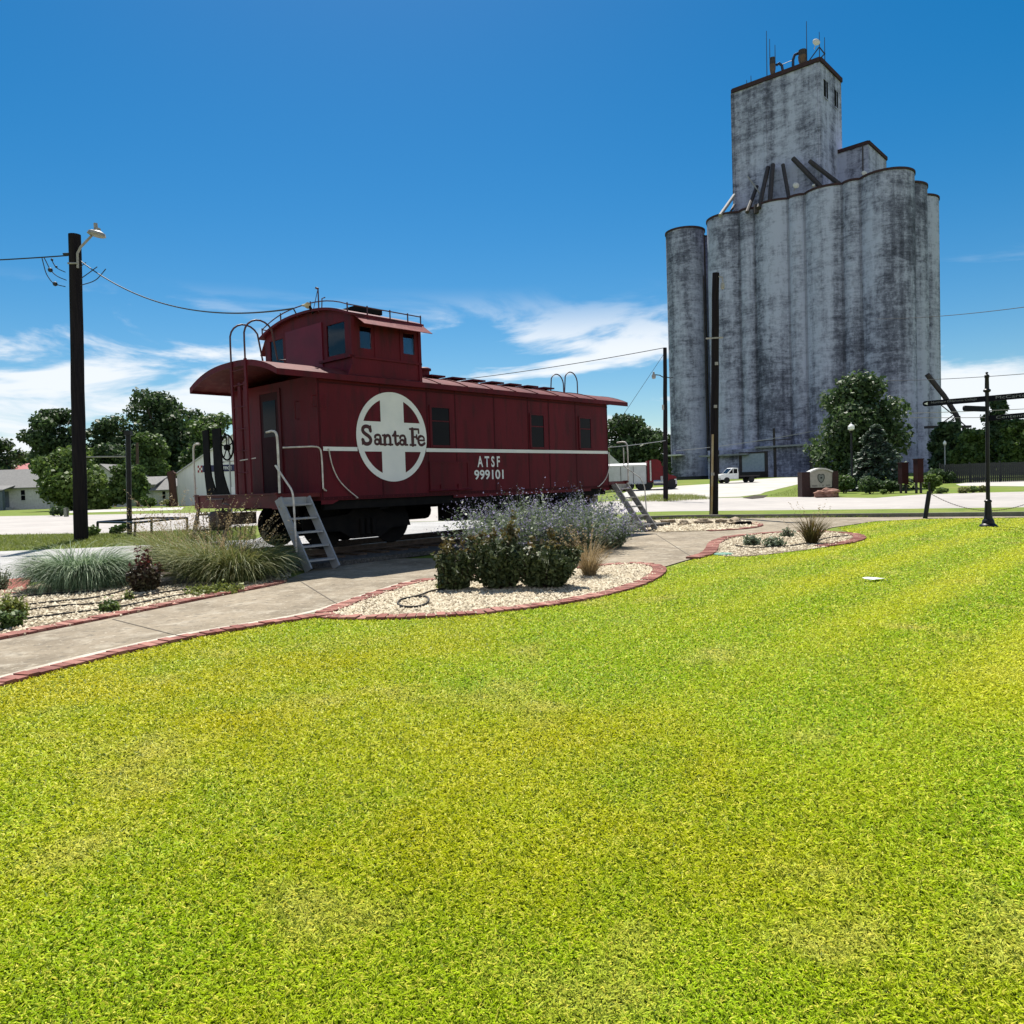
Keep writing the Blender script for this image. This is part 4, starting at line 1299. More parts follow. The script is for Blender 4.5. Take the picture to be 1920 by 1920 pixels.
# ---------------------------------------------------------------- grain elevator
FD = np.array([-.75, .661]); BD = np.array([.661, .75])          # along the front row (to the left), towards the back
C0 = at(1664, 600, 112)[:2]
EZ, RT = .95, 43.3
RS = 3.72
el = thing('grain_elevator', 'towering weathered grey concrete grain elevator with a square headhouse', 'grain elevator', (C0[0], C0[1], EZ))
def eP(p, z): return (p[0] - C0[0], p[1] - C0[1], z - EZ)
def epart(name, mb, m, par=None): return mb.build(name, m, par or el)
def esilo(i, j, dz=0., r=RS, sp=7.95, bk=7.1, sh=0.):
    c = C0 + FD * (sp * i + sh) + BD * bk * j
    mb = MB(); mb.lathe([(r, -.6), (r, RT - EZ + dz)], 64, eP(c, EZ))
    s = epart('silo', mb, CONC_EL)
    mb = MB(); mb.lathe([(r, RT - EZ + dz - .0), (r + .13, RT - EZ + dz), (r + .13, RT - EZ + dz + .30), (r - .2, RT - EZ + dz + .30)], 64, eP(c, EZ))
    epart('coping', mb, RED_EL, s)
    return c
cen = {}
for i in range(5):
    for j in range(3):
        if i in (0, 4) or j == 0: cen[i, j] = esilo(i, j, (-.15 if i == 4 else 0.), r=(3.25 if i == 4 else RS), sh=(.30 if i == 4 else 0))
def slab(mb, a, b, th, z0, z1):
    a, b = np.array(a), np.array(b)
    mb.bar(eP(a, (z0 + z1) / 2), eP(b, (z0 + z1) / 2), th, z1 - z0)
mb = MB()
for i in range(3):
    a, b = C0 + FD * 7.95 * i, C0 + FD * 7.95 * (i + 1)
    m_ = (a + b) / 2 - BD * 1.75
    mb.lathe([(1.47, -.3), (1.47, RT - EZ + .05)], 40, eP(m_, EZ))
for j in range(2):
    a, b = C0 + BD * 7.1 * j, C0 + BD * 7.1 * (j + 1)
    o = FD * -1.7
    slab(mb, a + o, b + o, .5, EZ - .3, RT + .05)
epart('infill_wall', mb, CONC_EL)
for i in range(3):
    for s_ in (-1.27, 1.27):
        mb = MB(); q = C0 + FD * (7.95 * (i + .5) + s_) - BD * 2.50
        slab(mb, q - FD * .16, q + FD * .16, .5, EZ - .3, RT + .02); epart('groove_stain_shade', mb, CONC_ST)  # strip colour carries both the concrete stain and the groove's shade
mb = MB()
for i in range(3):
    a, b = C0 + FD * 7.95 * i, C0 + FD * 7.95 * (i + 1)
    m_ = (a + b) / 2 - BD * 1.75
    mb.lathe([(1.6, RT - EZ - .04), (1.6, RT - EZ + .28), (1.2, RT - EZ + .28)], 40, eP(m_, EZ))
epart('infill_coping', mb, RED_EL)
mb = MB()
P = [C0 - BD * 1.5 - FD * 1.5, C0 + FD * 25.4 - BD * 1.5, C0 + FD * 25.4 + BD * 16, C0 - FD * 1.5 + BD * 16]
mb.prism([(p[0] - C0[0], p[1] - C0[1]) for p in P][::-1] if False else [(p[0] - C0[0], p[1] - C0[1]) for p in P], (0, 0, RT - EZ - .3), (1, 0, 0), (0, 1, 0), .32)
epart('roof_slab', mb, CONC_EL)
# drain pipe in the gap beside the detached left silo
mb = MB()
g = at(1324, 600, 131.5)[:2]
mb.tube([eP(g, EZ + 5), eP(g, RT - 1)], .16, 8)
g2 = at(1321, 600, 130.5)[:2]; mb.tube([eP(g2, EZ + 3), eP(g2, RT - 8)], .10, 6)
epart('downpipe', mb, DARKS)
# headhouse and the lower gallery house
def boxhouse(N, a, b, z0, z1):
    """N near corner (xy), a/b edge vectors"""
    N, a, b = map(np.array, (N, a, b))
    P = [N, N + b, N + a + b, N + a]
    mb = MB(); mb.prism([(p[0] - C0[0], p[1] - C0[1]) for p in P], (0, 0, z0 - EZ), (1, 0, 0), (0, 1, 0), z1 - z0)
    return mb, P
def corner(px, py, Y): return at(px, py, Y)
Nh = corner(1537, 114, 120.); z1h = Nh[2]
def onz(px, py, z):
    d = ray(px, py); return (CP + d * ((z - CZ) / d[2]))
La, Ra = onz(1373, 174, z1h), onz(1577, 154, z1h)
mb, P = boxhouse(Nh[:2], La[:2] - Nh[:2], Ra[:2] - Nh[:2], RT - .2, z1h)
hh = epart('headhouse', mb, CONC_EL)
def coping(P, z, par, w=.5, h=.55):
    mb = MB()
    for k in range(4):
        slab(mb, P[k], P[(k + 1) % 4], w, z - .1, z + h)
    epart('coping', mb, RED_EL, par)
coping(P, z1h, hh)
# corner pilasters and shallow joints on the headhouse
mb = MB()
av = (P[3] - P[0]) / np.linalg.norm(P[3] - P[0]); bv = (P[1] - P[0]) / np.linalg.norm(P[1] - P[0])
for f in (.03, .60, .985):
    q = P[0] + (P[3] - P[0]) * f - bv * .06
    slab(mb, q, q + av * .45, .14, RT, z1h - .15)
epart('pilaster', mb, CONC_EL, hh)
for fx, w in ((.16, .17), (.66, .15)):
    a, b = P[0] + (P[1] - P[0]) * fx - av * .03, P[0] + (P[1] - P[0]) * (fx + w) - av * .03
    mb = MB(); slab(mb, a, b, .12, z1h - 4.9, z1h - 2.3); w_ = epart('window', mb, BLK, hh)
    mb = MB(); slab(mb, a - bv * .1, b + bv * .1, .2, z1h - 5.05, z1h - 4.9); slab(mb, a - bv * .1, b + bv * .1, .2, z1h - 2.3, z1h - 2.2); m_ = (a + b) / 2; slab(mb, m_ - bv * .06, m_ + bv * .06, .16, z1h - 4.9, z1h - 2.3)
    epart('frame', mb, CONC_EL, w_)
Ng = corner(1628, 269, 122.); z1g = Ng[2]
Lg, Rg = onz(1540, 297, z1g), onz(1662, 300, z1g)
mb, Pg = boxhouse(Ng[:2], Lg[:2] - Ng[:2], Rg[:2] - Ng[:2], RT - .2, z1g)
gh = epart('gallery_house', mb, CONC_EL); coping(Pg, z1g, gh, .4, .45)
# spouts fanning out over the silo tops
def espout(p, q, Y0, Y1, r=.32, m=DARKS, name='spout'):
    a, b = at(*p, Y0), at(*q, Y1)
    mb = MB(); mb.tube([eP(a, a[2]), eP(b, b[2])], r, 8); epart(name, mb, m)
espout((1487, 297), (1548, 360), 122.0, 118.5, .36); espout((1518, 302), (1576, 347), 120.4, 117.5, .32)
espout((1440, 314), (1423, 390), 124.6, 120.5, .36); espout((1449, 309), (1443, 384), 124, 120.5, .36); espout((1468, 309), (1480, 376), 123, 119.5, .30)
espout((1419, 350), (1401, 398), 125.5, 121.5, .30); espout((1402, 331), (1432, 372), 126.5, 123, .10, LAMPG); espout((1414, 345), (1436, 385), 126, 122, .10, LAMPG)
espout((1377, 366), (1350, 404), 128, 124.5, .28, LAMPG); espout((1377, 384), (1367, 403), 128, 125, .2)
def disc(px, py, rpx, Y, name='dish', par=None):
    c = at(px, py, Y); mb = MB(); R = rpx * Y / FPX
    mb.lathe([(.0, .12), (R * .7, .05), (R, -.08), (R * .95, -.12), (0, -.02)], 18, eP(c, c[2]), Matrix.Rotation(math.radians(78), 3, 'X'))
    mb.tube([eP(c + np.array([0, .1, 0]), c[2]), eP(c + np.array([0, 1.0, 0]), c[2] - .6)], .06, 6)
    return epart(name, mb, mat('chalk dish', (.62, .60, .58), None, 4, .5), par)
disc(1493, 347, 6, 119.6); disc(1526, 347, 3, 119.); disc(1621, 324, 5, 120.2)
mb = MB(); c = at(1618, 310, 120.4); mb.tube([eP(c + np.array([0, 0, 5.0]), c[2] + 3.), eP(c, c[2] - 1.)], .1, 6); epart('dish_mast', mb, DARKS)
mb = MB(); 
for px, py, w in ((1444, 383, .8), (1418, 392, .6), (1437, 388, .9)):
    c = at(px, py, 121.2); mb.box(eP(c, c[2]), (w, .6, 1.3))
epart('roof_machinery', mb, DARKS)
# mast, antennas and dust collectors on the headhouse roof
def antenna(px, y0, y1, Y, r=.07, par=hh):
    a, b = at(px + (y1 - y0) * .012, y1, Y), at(px, y0, Y)
    mb = MB(); mb.tube([eP(a, a[2]), eP(b, b[2])], [r, r * .6], 6); return epart('antenna', mb, WIRE, par)
for px, y0, y1, Y in ((1437, 58, 150, 126), (1443, 73, 125, 125.6), (1453, 84, 122, 125.4), (1408, 142, 160, 127.5), (1400, 150, 162, 128), (1512, 40, 118, 121.8), (1536, 60, 116, 120.6), (1546, 70, 122, 121)):
    antenna(px, y0, y1, Y)
mb = MB()
for (p, q) in (((1517, 114), (1536, 88)), ((1547, 102), (1536, 88)), ((1536, 112), (1547, 100))):
    a, b = at(*p, 121), at(*q, 120.8); mb.tube([eP(a, a[2]), eP(b, b[2])], .09, 6)
epart('antenna_brace', mb, WIRE, hh)
disc(1531, 78, 7, 120.5, par=hh)
RUST = mat('rusty brown collector', (.12, .07, .045), (.07, .05, .04), 2, .7)
for px, yb, yt, Y, ww in ((1449, 142, 108, 125.4, .42), (1505, 122, 94, 122.4, .58)):
    a, b = at(px, yb, Y), at(px, yt, Y); H = b[2] - a[2]
    mb = MB(); mb.lathe([(ww * .7, 0), (ww * 1.1, H * .35), (ww * 1.15, H * .6), (ww * 1.0, H * .62)], 14, eP(a, a[2])); dc = epart('dust_collector', mb, RUST, hh)
    mb = MB(); mb.lathe([(ww * 1.0, H * .6), (ww * 1.05, H * .98), (ww * .5, H), (.0, H * 1.02)], 14, eP(a, a[2])); epart('collector_head', mb, DARKS, hh)
for pts, Y in ((((1456, 122), (1461, 119), (1466, 123), (1468, 134)), 125), (((1497, 100), (1490, 103), (1487, 112), (1487, 127)), 122.8)):
    mb = MB(); mb.tube([eP(q, q[2]) for q in [at(a, b, Y) for a, b in pts]], .22, 8); epart('blower_duct', mb, mat('blue black duct', (.014, .02, .045), None, 4, .4), hh)
mb = MB(); a, b = at(1466, 121, 125), at(1486, 113, 123); mb.tube([eP(a, a[2]), eP(b, b[2])], .05, 5); epart('roof_rail', mb, WIRE, hh)
# low annex with the roll door, canopies and dock
fr = lambda i, o: C0 + FD * 7.95 * i - BD * o
mb = MB()
P = [fr(.8, 4.25), fr(.8, 0), fr(3.35, 0), fr(3.35, 4.25)]
zA = EZ + 4.7
mb.prism([(p[0] - C0[0], p[1] - C0[1]) for p in P], (0, 0, -.3), (1, 0, 0), (0, 1, 0), zA - EZ + .3)
an = epart('annex', mb, CONC_EL)
mb = MB(); slab(mb, fr(.78, 4.5), fr(2.3, 4.5), .8, zA - .05, zA + .22); slab(mb, fr(2.45, 4.6), fr(3.5, 4.6), 1.0, zA - 1.0, zA - .72); epart('canopy', mb, mat('pale canopy edge', (.26, .28, .30), (.16, .17, .19), 2, .7))
mb = MB(); slab(mb, fr(2.13, 4.30), fr(2.60, 4.30), .12, EZ + .8, EZ + 3.9); dd = epart('roll_door', mb, DOORM)
mb = MB(); slab(mb, fr(2.07, 4.33), fr(2.13, 4.33), .2, EZ, EZ + 4.1); slab(mb, fr(2.60, 4.33), fr(2.66, 4.33), .2, EZ, EZ + 4.1); slab(mb, fr(2.07, 4.34), fr(2.66, 4.34), .22, EZ + 3.9, EZ + 4.15); epart('door_frame', mb, DARKS, dd)
mb = MB(); slab(mb, fr(2.1, 5.6), fr(3.0, 5.6), 2.4, EZ - .3, EZ + 1.0); epart('loading_dock', mb, mat('dark dock', (.03, .028, .03), None, 2, .9))
for i in (1.2, 3.1):
    mb = MB(); slab(mb, fr(i, 4.32), fr(i + .05, 4.32), .2, EZ, zA); epart('wall_pipe', mb, DARKS)
mb = MB(); slab(mb, fr(1.9, 4.32), fr(1.95, 4.32), .2, EZ, zA)
slab(mb, fr(1.9, 4.6), fr(1.94, 4.6), .15, zA, zA + 2.9); slab(mb, fr(1.6, 4.45), fr(2.3, 4.45), .10, zA + 1.0, zA + 1.12)
epart('wall_pipe', mb, DARKS)
mb = MB(); c4 = cen[4, 0]; q = c4 - BD * 3.4
slab(mb, q + FD * 2.6, q - FD * .6, 1.6, EZ + 4.2, EZ + 4.42); epart('canopy', mb, mat('white canopy edge', (.55, .56, .57), None, 2, .6))
mb = MB(); mb.lathe([(3.28, -.5), (3.28, .62)], 48, eP(c4, EZ)); epart('silo_skirt', mb, mat('dark base band', (.035, .04, .045), None, 2, .8))  # plain dark band round the foot of the left silo
# grain loading boom on the right of the elevator
mb = MB(); Y = 104
pp = lambda px, py: eP(at(px, py, Y), at(px, py, Y)[2])
mb.tube([pp(1738, 702), pp(1770, 742), pp(1793, 778), pp(1797, 790)], .34, 8); mb.tube([pp(1796, 780), pp(1797, 812)], .32, 8)
sp_ = epart('loading_spout', mb, DARKS)
mb = MB(); mb.bar(pp(1736, 801), pp(1818, 800), .9, .32)
for p, q in (((1791, 776), (1757, 800)), ((1793, 780), (1771, 800)), ((1796, 786), (1812, 800)), ((1765, 760), (1785, 776))): mb.tube([pp(*p), pp(*q)], .08, 5)
epart('spout_platform', mb, DARKS, sp_)
mb = MB(); a = at(1806, 800, Y); mb.tube([eP(a, a[2]), eP(a, EZ)], .16, 6); epart('spout_post', mb, DARKS, sp_)

# ---------------------------------------------------------------- utility poles and wires
def wire(label, P0, P1, sag, r=.012, n=24, m=WIRE, group='overhead cables', name='overhead_cable'):
    P0, P1 = Vector([float(a) for a in P0]), Vector([float(a) for a in P1])
    pts = []
    for i in range(n + 1):
        t = i / n; p = P0.lerp(P1, t); p.z -= 4 * sag * t * (1 - t); pts.append(p)
    mb = MB(); mb.tube(pts, r, 6)
    return tag(mb.build(name, m), label, 'cable', group)
def pole(label, top, base, Y, r0, r1, m=WOODP, group='wooden utility poles', cat='utility pole', name='utility_pole'):
    b = at(*base, Y); gz = float(terr(b[0], Y)); a = at(*top, Y)
    t = thing(name, label, cat, (b[0], Y, gz), 0, group)
    d = Vector((a[0] - b[0], 0, a[2] - gz))
    mb = MB()
    n = 10
    mb.tube([Vector((0, 0, -.2))] + [d * (i / n) + Vector((random.uniform(-.01, .01), 0, 0)) for i in range(1, n + 1)], [r0 + (r1 - r0) * i / n for i in range(n + 1)], 14)
    mb.build('pole', m, t)
    L = lambda px, py, dy=0.: tuple(Vector([float(v) for v in at(px, py, Y)]) - Vector((b[0], Y, gz)) + Vector((0, dy, 0)))
    return t, L
up, L = pole('thick dark utility pole with a lamp at the left of the lawn', (140, 440), (152, 1015), 24.3, .21, .18)
mb = MB(); mb.tube([L(151, 505, -.15), L(151, 478, -.17), L(158, 467, -.2), L(180, 447, -.25)], .038, 8); mb.tube([L(134, 497, -.2), L(152, 497, -.2)], .03, 6); mb.build('lamp_arm', LAMPG, up)
mb = MB(); mb.lathe([(.0, .10), (.09, .10), (.10, .03), (.24, -.04), (.27, -.12), (.22, -.15), (.0, -.13)], 16, L(191, 439, -.28), Matrix.Rotation(math.radians(12), 3, 'Y')); mb.lathe([(.06, .08), (.06, .24), (.0, .25)], 8, L(189, 439, -.28)); lh = mb.build('lamp_head', LAMPG, up)
mb = MB()
for pts in ([(82, 484), (86, 500), (90, 515), (100, 530), (108, 535), (126, 539)], [(86, 484), (93, 498), (98, 508), (110, 520), (128, 527)], [(100, 486), (103, 495), (110, 505), (126, 512)]):
    mb.tube(spline([L(a, b_, -.1) for a, b_ in pts], 2), .014, 6)
for px, py, r in ((98, 508, .075), (107, 534, .075), (101, 489, .04), (109, 502, .04)):
    mb.lathe([(0, -r), (r * .8, -r * .6), (r, 0), (r * .8, r * .6), (0, r)], 8, L(px, py, -.1))
for pts in ([(152, 524), (165, 515), (184, 501)], [(152, 536), (180, 528), (192, 515), (200, 505)], [(152, 501), (163, 493)]):
    mb.tube(spline([L(a, b_, -.05) for a, b_ in pts], 2), .014, 6)
mb.build('cable_loops', WIRE, up)
mb = MB(); mb.lathe([(.035, 0), (.035, .35)], 8, L(122, 478, -.1), Matrix.Rotation(math.pi / 2, 3, 'Y')); mb.build('insulator', WIRE, up)
mb = MB(); p = L(137, 960, -.02); mb.box((p[0] - .12, p[1] - .15, p[2]), (.09, .12, .28)); mb.build('meter_box', LAMPG, up)
wire('black cable running left from the thick lamp pole out of the picture', at(128, 479, 24.25), at(-420, 492, 24.6), .12, .020)
wire('twisted black cable from the thick lamp pole to the caboose cupola', at(152, 490, 24.2), cabw(.70, 1.75, 5.06), .62, .017, 40)
wire('short cable drop at the cupola roof rail of the caboose', cabw(.70, 1.75, 5.06), cabw(.74, 1.66, 4.88), .0, .014, 4)

mp_, L = pole('tall dark utility pole standing in front of the grain elevator', (1342, 512), (1338, 970), 26.3, .15, .115)
mb = MB(); mb.tube([L(1346, 520, -.1), L(1352, 522, -.16), L(1353, 530, -.16)], .025, 6); mb.lathe([(.0, -.12), (.06, -.1), (.075, .0), (.05, .10), (.0, .12)], 10, L(1352.5, 538, -.16)); mb.build('lamp_head', LAMPG, mp_)
YCON = mat('yellow brown conduit', (.30, .19, .07), (.36, .30, .20), 1.5, .6)
mb = MB(); mb.tube([L(1334.5, 815, -.13), L(1333, 900, -.16), L(1331.5, 968, -.17)], .035, 8); mb.build('conduit', YCON, mp_)
mb = MB()
for px, py in ((1341, 683), (1339, 763), (1334, 889)): mb.box(L(px, py, -.17), (.10, .06, .10))
mb.bar(L(1322, 636, -.12), L(1354, 634, -.12), .04, .05); mb.build('pole_hardware', LAMPG, mp_)
rk = MB(); rk.tube([L(1330, 969, -.25), L(1343, 969.5, -.25)], .1, 7); rk.build('base_debris', DEADT, mp_)
p3, L = pole('slim brown utility pole with a hanging lamp between the caboose and the elevator', (1247, 652), (1248, 940), 46.3, .15, .11, WOODP)
mb = MB(); mb.tube([L(1245, 709, -.1), L(1236, 704, -.12), L(1226, 703, -.12)], .03, 6); mb.tube([L(1250, 707, 0), L(1257, 709, 0), L(1262, 707, 0)], .03, 6); mb.build('lamp_arm', WIRE, p3)
mb = MB(); mb.lathe([(0, -.20), (.11, -.16), (.13, 0), (.07, .10), (.05, .22), (0, .24)], 12, L(1225, 705, -.12)); mb.build('lamp_head', LAMPG, p3)
mb = MB(); mb.box(L(1242.5, 764, -.1), (.10, .12, .30)); mb.build('meter_box', LAMPG, p3)
wire('sagging cable running left from the slim brown pole behind the caboose', at(1246, 652, 46.3), at(560, 735, 62), .5, .022)
wire('slanted guy wire going down left from the slim brown pole', at(1246, 662, 46.3), at(1150, 806, 50), 0, .012)
wire('thin high cable crossing the blue sky right of the elevator', at(1640, 598, 100), at(2100, 548, 60), .5, .035)
wire('upper of the cables crossing the cloud bank right of the elevator', at(1640, 714, 90), at(2100, 684, 62), .3, .032)
wire('upper cable passing in front of the right silos behind the signpost', at(1560, 776, 80), at(2150, 752, 70), .3, .032, m=LAMPG)
wire('lower cable passing in front of the right silos behind the signpost', at(1560, 780, 80), at(2150, 774, 70), .3, .032, m=LAMPG)
wire('pale cable sloping across the elevator base behind the tall pole', at(1268, 845, 60), at(1600, 792, 62), .25, .028, m=GALV)
wire('pale cable stretched in front of the tree behind the red truck', at(1248, 826, 46), at(1040, 842, 52), .15, .020, m=GALV)
p4, L = pole('thin brown pole in front of the small grey roofed house', (257, 830), (259, 950), 95, .22, .16, WOODB)
# black steel mast near the pipe barrier
b = G(243, 1005)
ms = thing('steel_mast', 'black steel mast with a side arm behind the left lamp pole', 'mast', b)
Lm = lambda px, py: tuple(at(px, py, b[1]) - b)
mb = MB(); mb.tube([(0, 0, -.1), Lm(240, 808)], .085, 10); mb.build('shaft', BLKI, ms)
mb = MB(); mb.box(Lm(240.5, 812), (.22, .2, .16)); mb.build('mast_cap', BLKI, ms)
mb = MB(); mb.tube([Lm(240, 856), Lm(150, 857)], .030, 6); mb.build('side_arm', LAMPG, ms)
# pipe barrier
pb = G(183, 1005)
br = thing('pipe_barrier', 'low black pipe barrier frame on the grass behind the left lamp pole', 'barrier', pb)
pts = {}
for k_, (px, pg, pt) in {'a': (183, 1005, 979), 'b': (252, 1008, 980), 'c': (284, 1003, 971), 'd': (351, 996, 971)}.items():
    g_ = G(px, pg); top = at(px + (2 if k_ == 'b' else 0), pt, g_[1]); pts[k_] = top
    mb = MB(); mb.tube([g_ - pb + np.array([0, 0, -.05]), top - pb], .045, 8); mb.build('post', BLKI, br)
for p, q_ in ('ab', 'ac', 'cd', 'bd'):
    mb = MB(); mb.tube([pts[p] - pb, pts[q_] - pb], .04, 8); mb.build('rail', BLKI, br)

# ---------------------------------------------------------------- signpost
sb = G(1853, 988)
sgn = thing('signpost', 'black cast iron signpost with finger signs on the lawn at right', 'signpost', sb)
pm = sb[1] / FPX
zp = lambda py: at(1853, py, sb[1])[2]
mb = MB()
prof = [(15.5, 990), (15.5, 986), (13.5, 983.5), (10.5, 981), (10, 976), (8.5, 974), (7.4, 972), (6.6, 965), (5.4, 945), (5.2, 942), (6.4, 941), (6.2, 938.5), (4.4, 937)]
mb.lathe([(r * pm, zp(y)) for r, y in prof], 20); mb.build('base', BLKI, sgn)
mb = MB(); mb.lathe([(3.5 * pm, zp(938)), (3.4 * pm, zp(736)), (6.2 * pm, zp(734)), (6.4 * pm, zp(731)), (3.8 * pm, zp(729)), (3.4 * pm, zp(709)), (4.3 * pm, zp(707)), (4.1 * pm, zp(703.5)), (2 * pm, zp(702))], 18)
mb.lathe([(4.2 * pm, zp(900)), (4.2 * pm, zp(898))], 14); pst = mb.build('post', BLKI, sgn)
mb = MB(); mb.lathe([(2. * pm, zp(702)), (1.2 * pm, zp(701)), (2.6 * pm, zp(699.5)), (2.2 * pm, zp(698)), (0, zp(697))], 12); mb.build('finial', BLKI, sgn)
def finger(py0, pend, hpx, round_left, txt, tx0, tx1, th=None, ext=0.):
    z = zp(py0); e = onz(pend[0], pend[1], z)
    v = np.array([e[0] - sb[0], e[1] - sb[1], 0.]); Ln = np.linalg.norm(v); v /= Ln
    Ln += ext
    right = pend[0] > 1853
    ax = v if right else -v
    h_ = hpx * pm / 2
    outline = [(.0, -h_), (Ln - h_, -h_)] + [(Ln - h_ + h_ * math.sin(t), -h_ * math.cos(t)) for t in np.linspace(.3, math.pi - .3, 7)] + [(Ln - h_, h_), (.0, h_)]
    if not right: outline = [(-x, y_) for x, y_ in outline][::-1]
    nz = np.cross(ax, (0, 0, 1)); o = np.array([0, 0, z]) - nz * .018 + np.array([0, 0, 0])
    mb = MB(); mb.prism(outline, o, ax, (0, 0, 1), .036)
    s_ = mb.build('finger_sign', SIGNB, sgn)
    mid = (tx0 + tx1) / 2 * Ln * (1 if right else -1)
    if txt: text_part('lettering', txt, SIGNT, s_, o + ax * mid + np.array([0, 0, -h_ * .42]) + nz * .036, ax, (0, 0, 1), h_ * 1.05, abs(tx1 - tx0) * Ln, .003)
    if not right and txt:
        mb = MB(); a_ = Ln - h_ * .5
        mb.prism([(-a_, -.0), (-a_ + h_ * 1.2, -h_ * .55), (-a_ + h_ * 1.2, h_ * .55)], o + nz * .036, ax, (0, 0, 1), .003); mb.build('arrow', WHITE, s_)
    return s_
finger(747.5, (1730, 757.5), 10.5, True, 'Northern Oklahoma College', .15, .86)
finger(747.5, (1925, 741), 10.5, False, 'McCarter', .16, .74, ext=.35)
finger(767, (1806, 765.5), 10, True, None, 0, 1)
s_ = finger(784.5, (1925, 778.5), 10, False, 'Centennial', .17, .80, ext=.35)

# leaning post with a slack chain
tb = G(1733.5, 973); tt = at(1742.5, 921, tb[1])
tp = thing('leaning_post', 'black leaning post on the lawn edge holding a slack chain', 'post', tb)
mb = MB(); mb.tube([(0, 0, -.1), tt - tb], .062, 10); mb.build('shaft', BLKI, tp)
mb = MB(); u_ = at(1742, 905, tb[1]) - tb; mb.tube([tt - tb, u_], .028, 8); mb.build('stub_pipe', BLKI, tp)
def chain(label, P0, P1, sag):
    P0, P1 = Vector([float(a) for a in P0]), Vector([float(a) for a in P1])
    n = int((P1 - P0).length / .032) + 8
    pts = []
    for i in range(n + 1):
        t = i / n; p = P0.lerp(P1, t); p.z -= 4 * sag * t * (1 - t); pts.append(p)
    mb = MB()
    for i in range(n):
        a, b_ = pts[i], pts[i + 1]; c = (a + b_) / 2
        d_ = (b_ - a); ln = d_.length * .72; d_.normalize()
        sd = d_.cross(Vector((0, 0, 1))).normalized(); up_ = sd.cross(d_) if i % 2 else sd
        ring = [c + d_ * math.cos(t) * ln + up_ * math.sin(t) * .010 for t in np.linspace(0, 6.2832, 9)]
        mb.tube(ring, .0042, 4, False)
    return tag(mb.build('chain', STEEL), label, 'chain')
chain('slack chain hanging from the leaning post behind the signpost', at(1744, 925, tb[1]), at(1975, 920, tb[1] - .6), .52)

# ---------------------------------------------------------------- monument sign, rock, lamp posts, panels
mbp = G(1534, 931)
mo = thing('monument_sign', 'dark brick monument sign with an arched cream plaque', 'sign', mbp)
Lo = lambda px, py, dy=0.: tuple(at(px, py, mbp[1]) - mbp + np.array([0, dy, 0]))
x0, x1 = Lo(1500, 931)[0], Lo(1568, 931)[0]; pl, pr = Lo(1514.5, 900)[0], Lo(1557, 900)[0]
zt = Lo(1534, 884.5)[2]; za = Lo(1534, 880)[2]
mb = MB(); mb.b(x0, pl, -.35, .35, 0, zt); mb.b(pr, x1, -.35, .35, 0, zt); mb.b(pl, pr, -.18, .3, 0, zt - .12); mb.build('brick_wall', BRICKD, mo)
ca_ = [(pl + (pr - pl) * t, zt - .10 + (za - zt + .12) * math.sin(math.pi * (t * .84 + .08))) for t in np.linspace(0, 1, 13)]
zb_ = Lo(1534, 914)[2]
mb = MB(); mb.prism([(pl + .04, zb_)] + [(pr - .04, zb_)] + [(a, b_ - .05) for a, b_ in ca_[::-1]], (0, -.24, 0), (1, 0, 0), (0, 0, 1), .06); pq = mb.build('plaque', CREAM, mo)
mb = MB()
for (a, b_), (c, d_) in zip(ca_, ca_[1:]): mb.prism([(a, b_ - .03), (c, d_ - .03), (c, d_ + .06), (a, b_ + .06)], (0, .2, 0), (1, 0, 0), (0, 0, 1), .60)
mb.build('arch_cap', mat('pale cap stone', (.52, .51, .49), None, 4, .6), mo)
mcx = (pl + pr) / 2; sc_ = .30
shd = [(0, -.95), (.45, -.55), (.70, .0), (.66, .55), (.42, .74), (.2, .70), (0, .60), (-.2, .70), (-.42, .74), (-.66, .55), (-.70, 0), (-.45, -.55)]
zs = Lo(1535, 896.5)[2]
mb = MB(); mb.prism([(mcx + x * sc_ * 1.05, zs + y_ * sc_ * 1.15) for x, y_ in shd], (0, -.305, 0), (1, 0, 0), (0, 0, 1), .01); sh_ = mb.build('shield', mat('dark shield edge', (.05, .055, .05), None, 4, .5), pq)
mb = MB(); mb.prism([(mcx + x * sc_ * .78, zs + y_ * sc_ * .86) for x, y_ in shd], (0, -.317, 0), (1, 0, 0), (0, 0, 1), .006); mb.build('shield_field', mat('grey green shield field', (.16, .175, .16), None, 4, .5), pq)
star = [(mcx + (.085 if k % 2 == 0 else .034) * math.sin(k * math.pi / 5), zs + .02 + (.085 if k % 2 == 0 else .034) * math.cos(k * math.pi / 5)) for k in range(10)][::-1]
mb = MB(); mb.prism(star, (0, -.325, 0), (1, 0, 0), (0, 0, 1), .006); mb.build('star', BLK, pq)
mb = MB(); zt_ = Lo(1535, 910.5)[2]
for a, b_ in ((1519, 1529), (1533, 1534), (1538, 1541), (1545, 1553)):
    n_ = max(1, int((b_ - a) / 1.7))
    for k in range(n_):
        xa = Lo(a + (b_ - a) * k / n_, 900)[0]; xb = Lo(a + (b_ - a) * (k + .7) / n_, 900)[0]; mb.b(xa, xb, -.303, -.299, zt_ - .05, zt_ + .05)
mb.build('worn_lettering', mat('worn letter paint', (.14, .13, .12), None, 4, .7), pq)
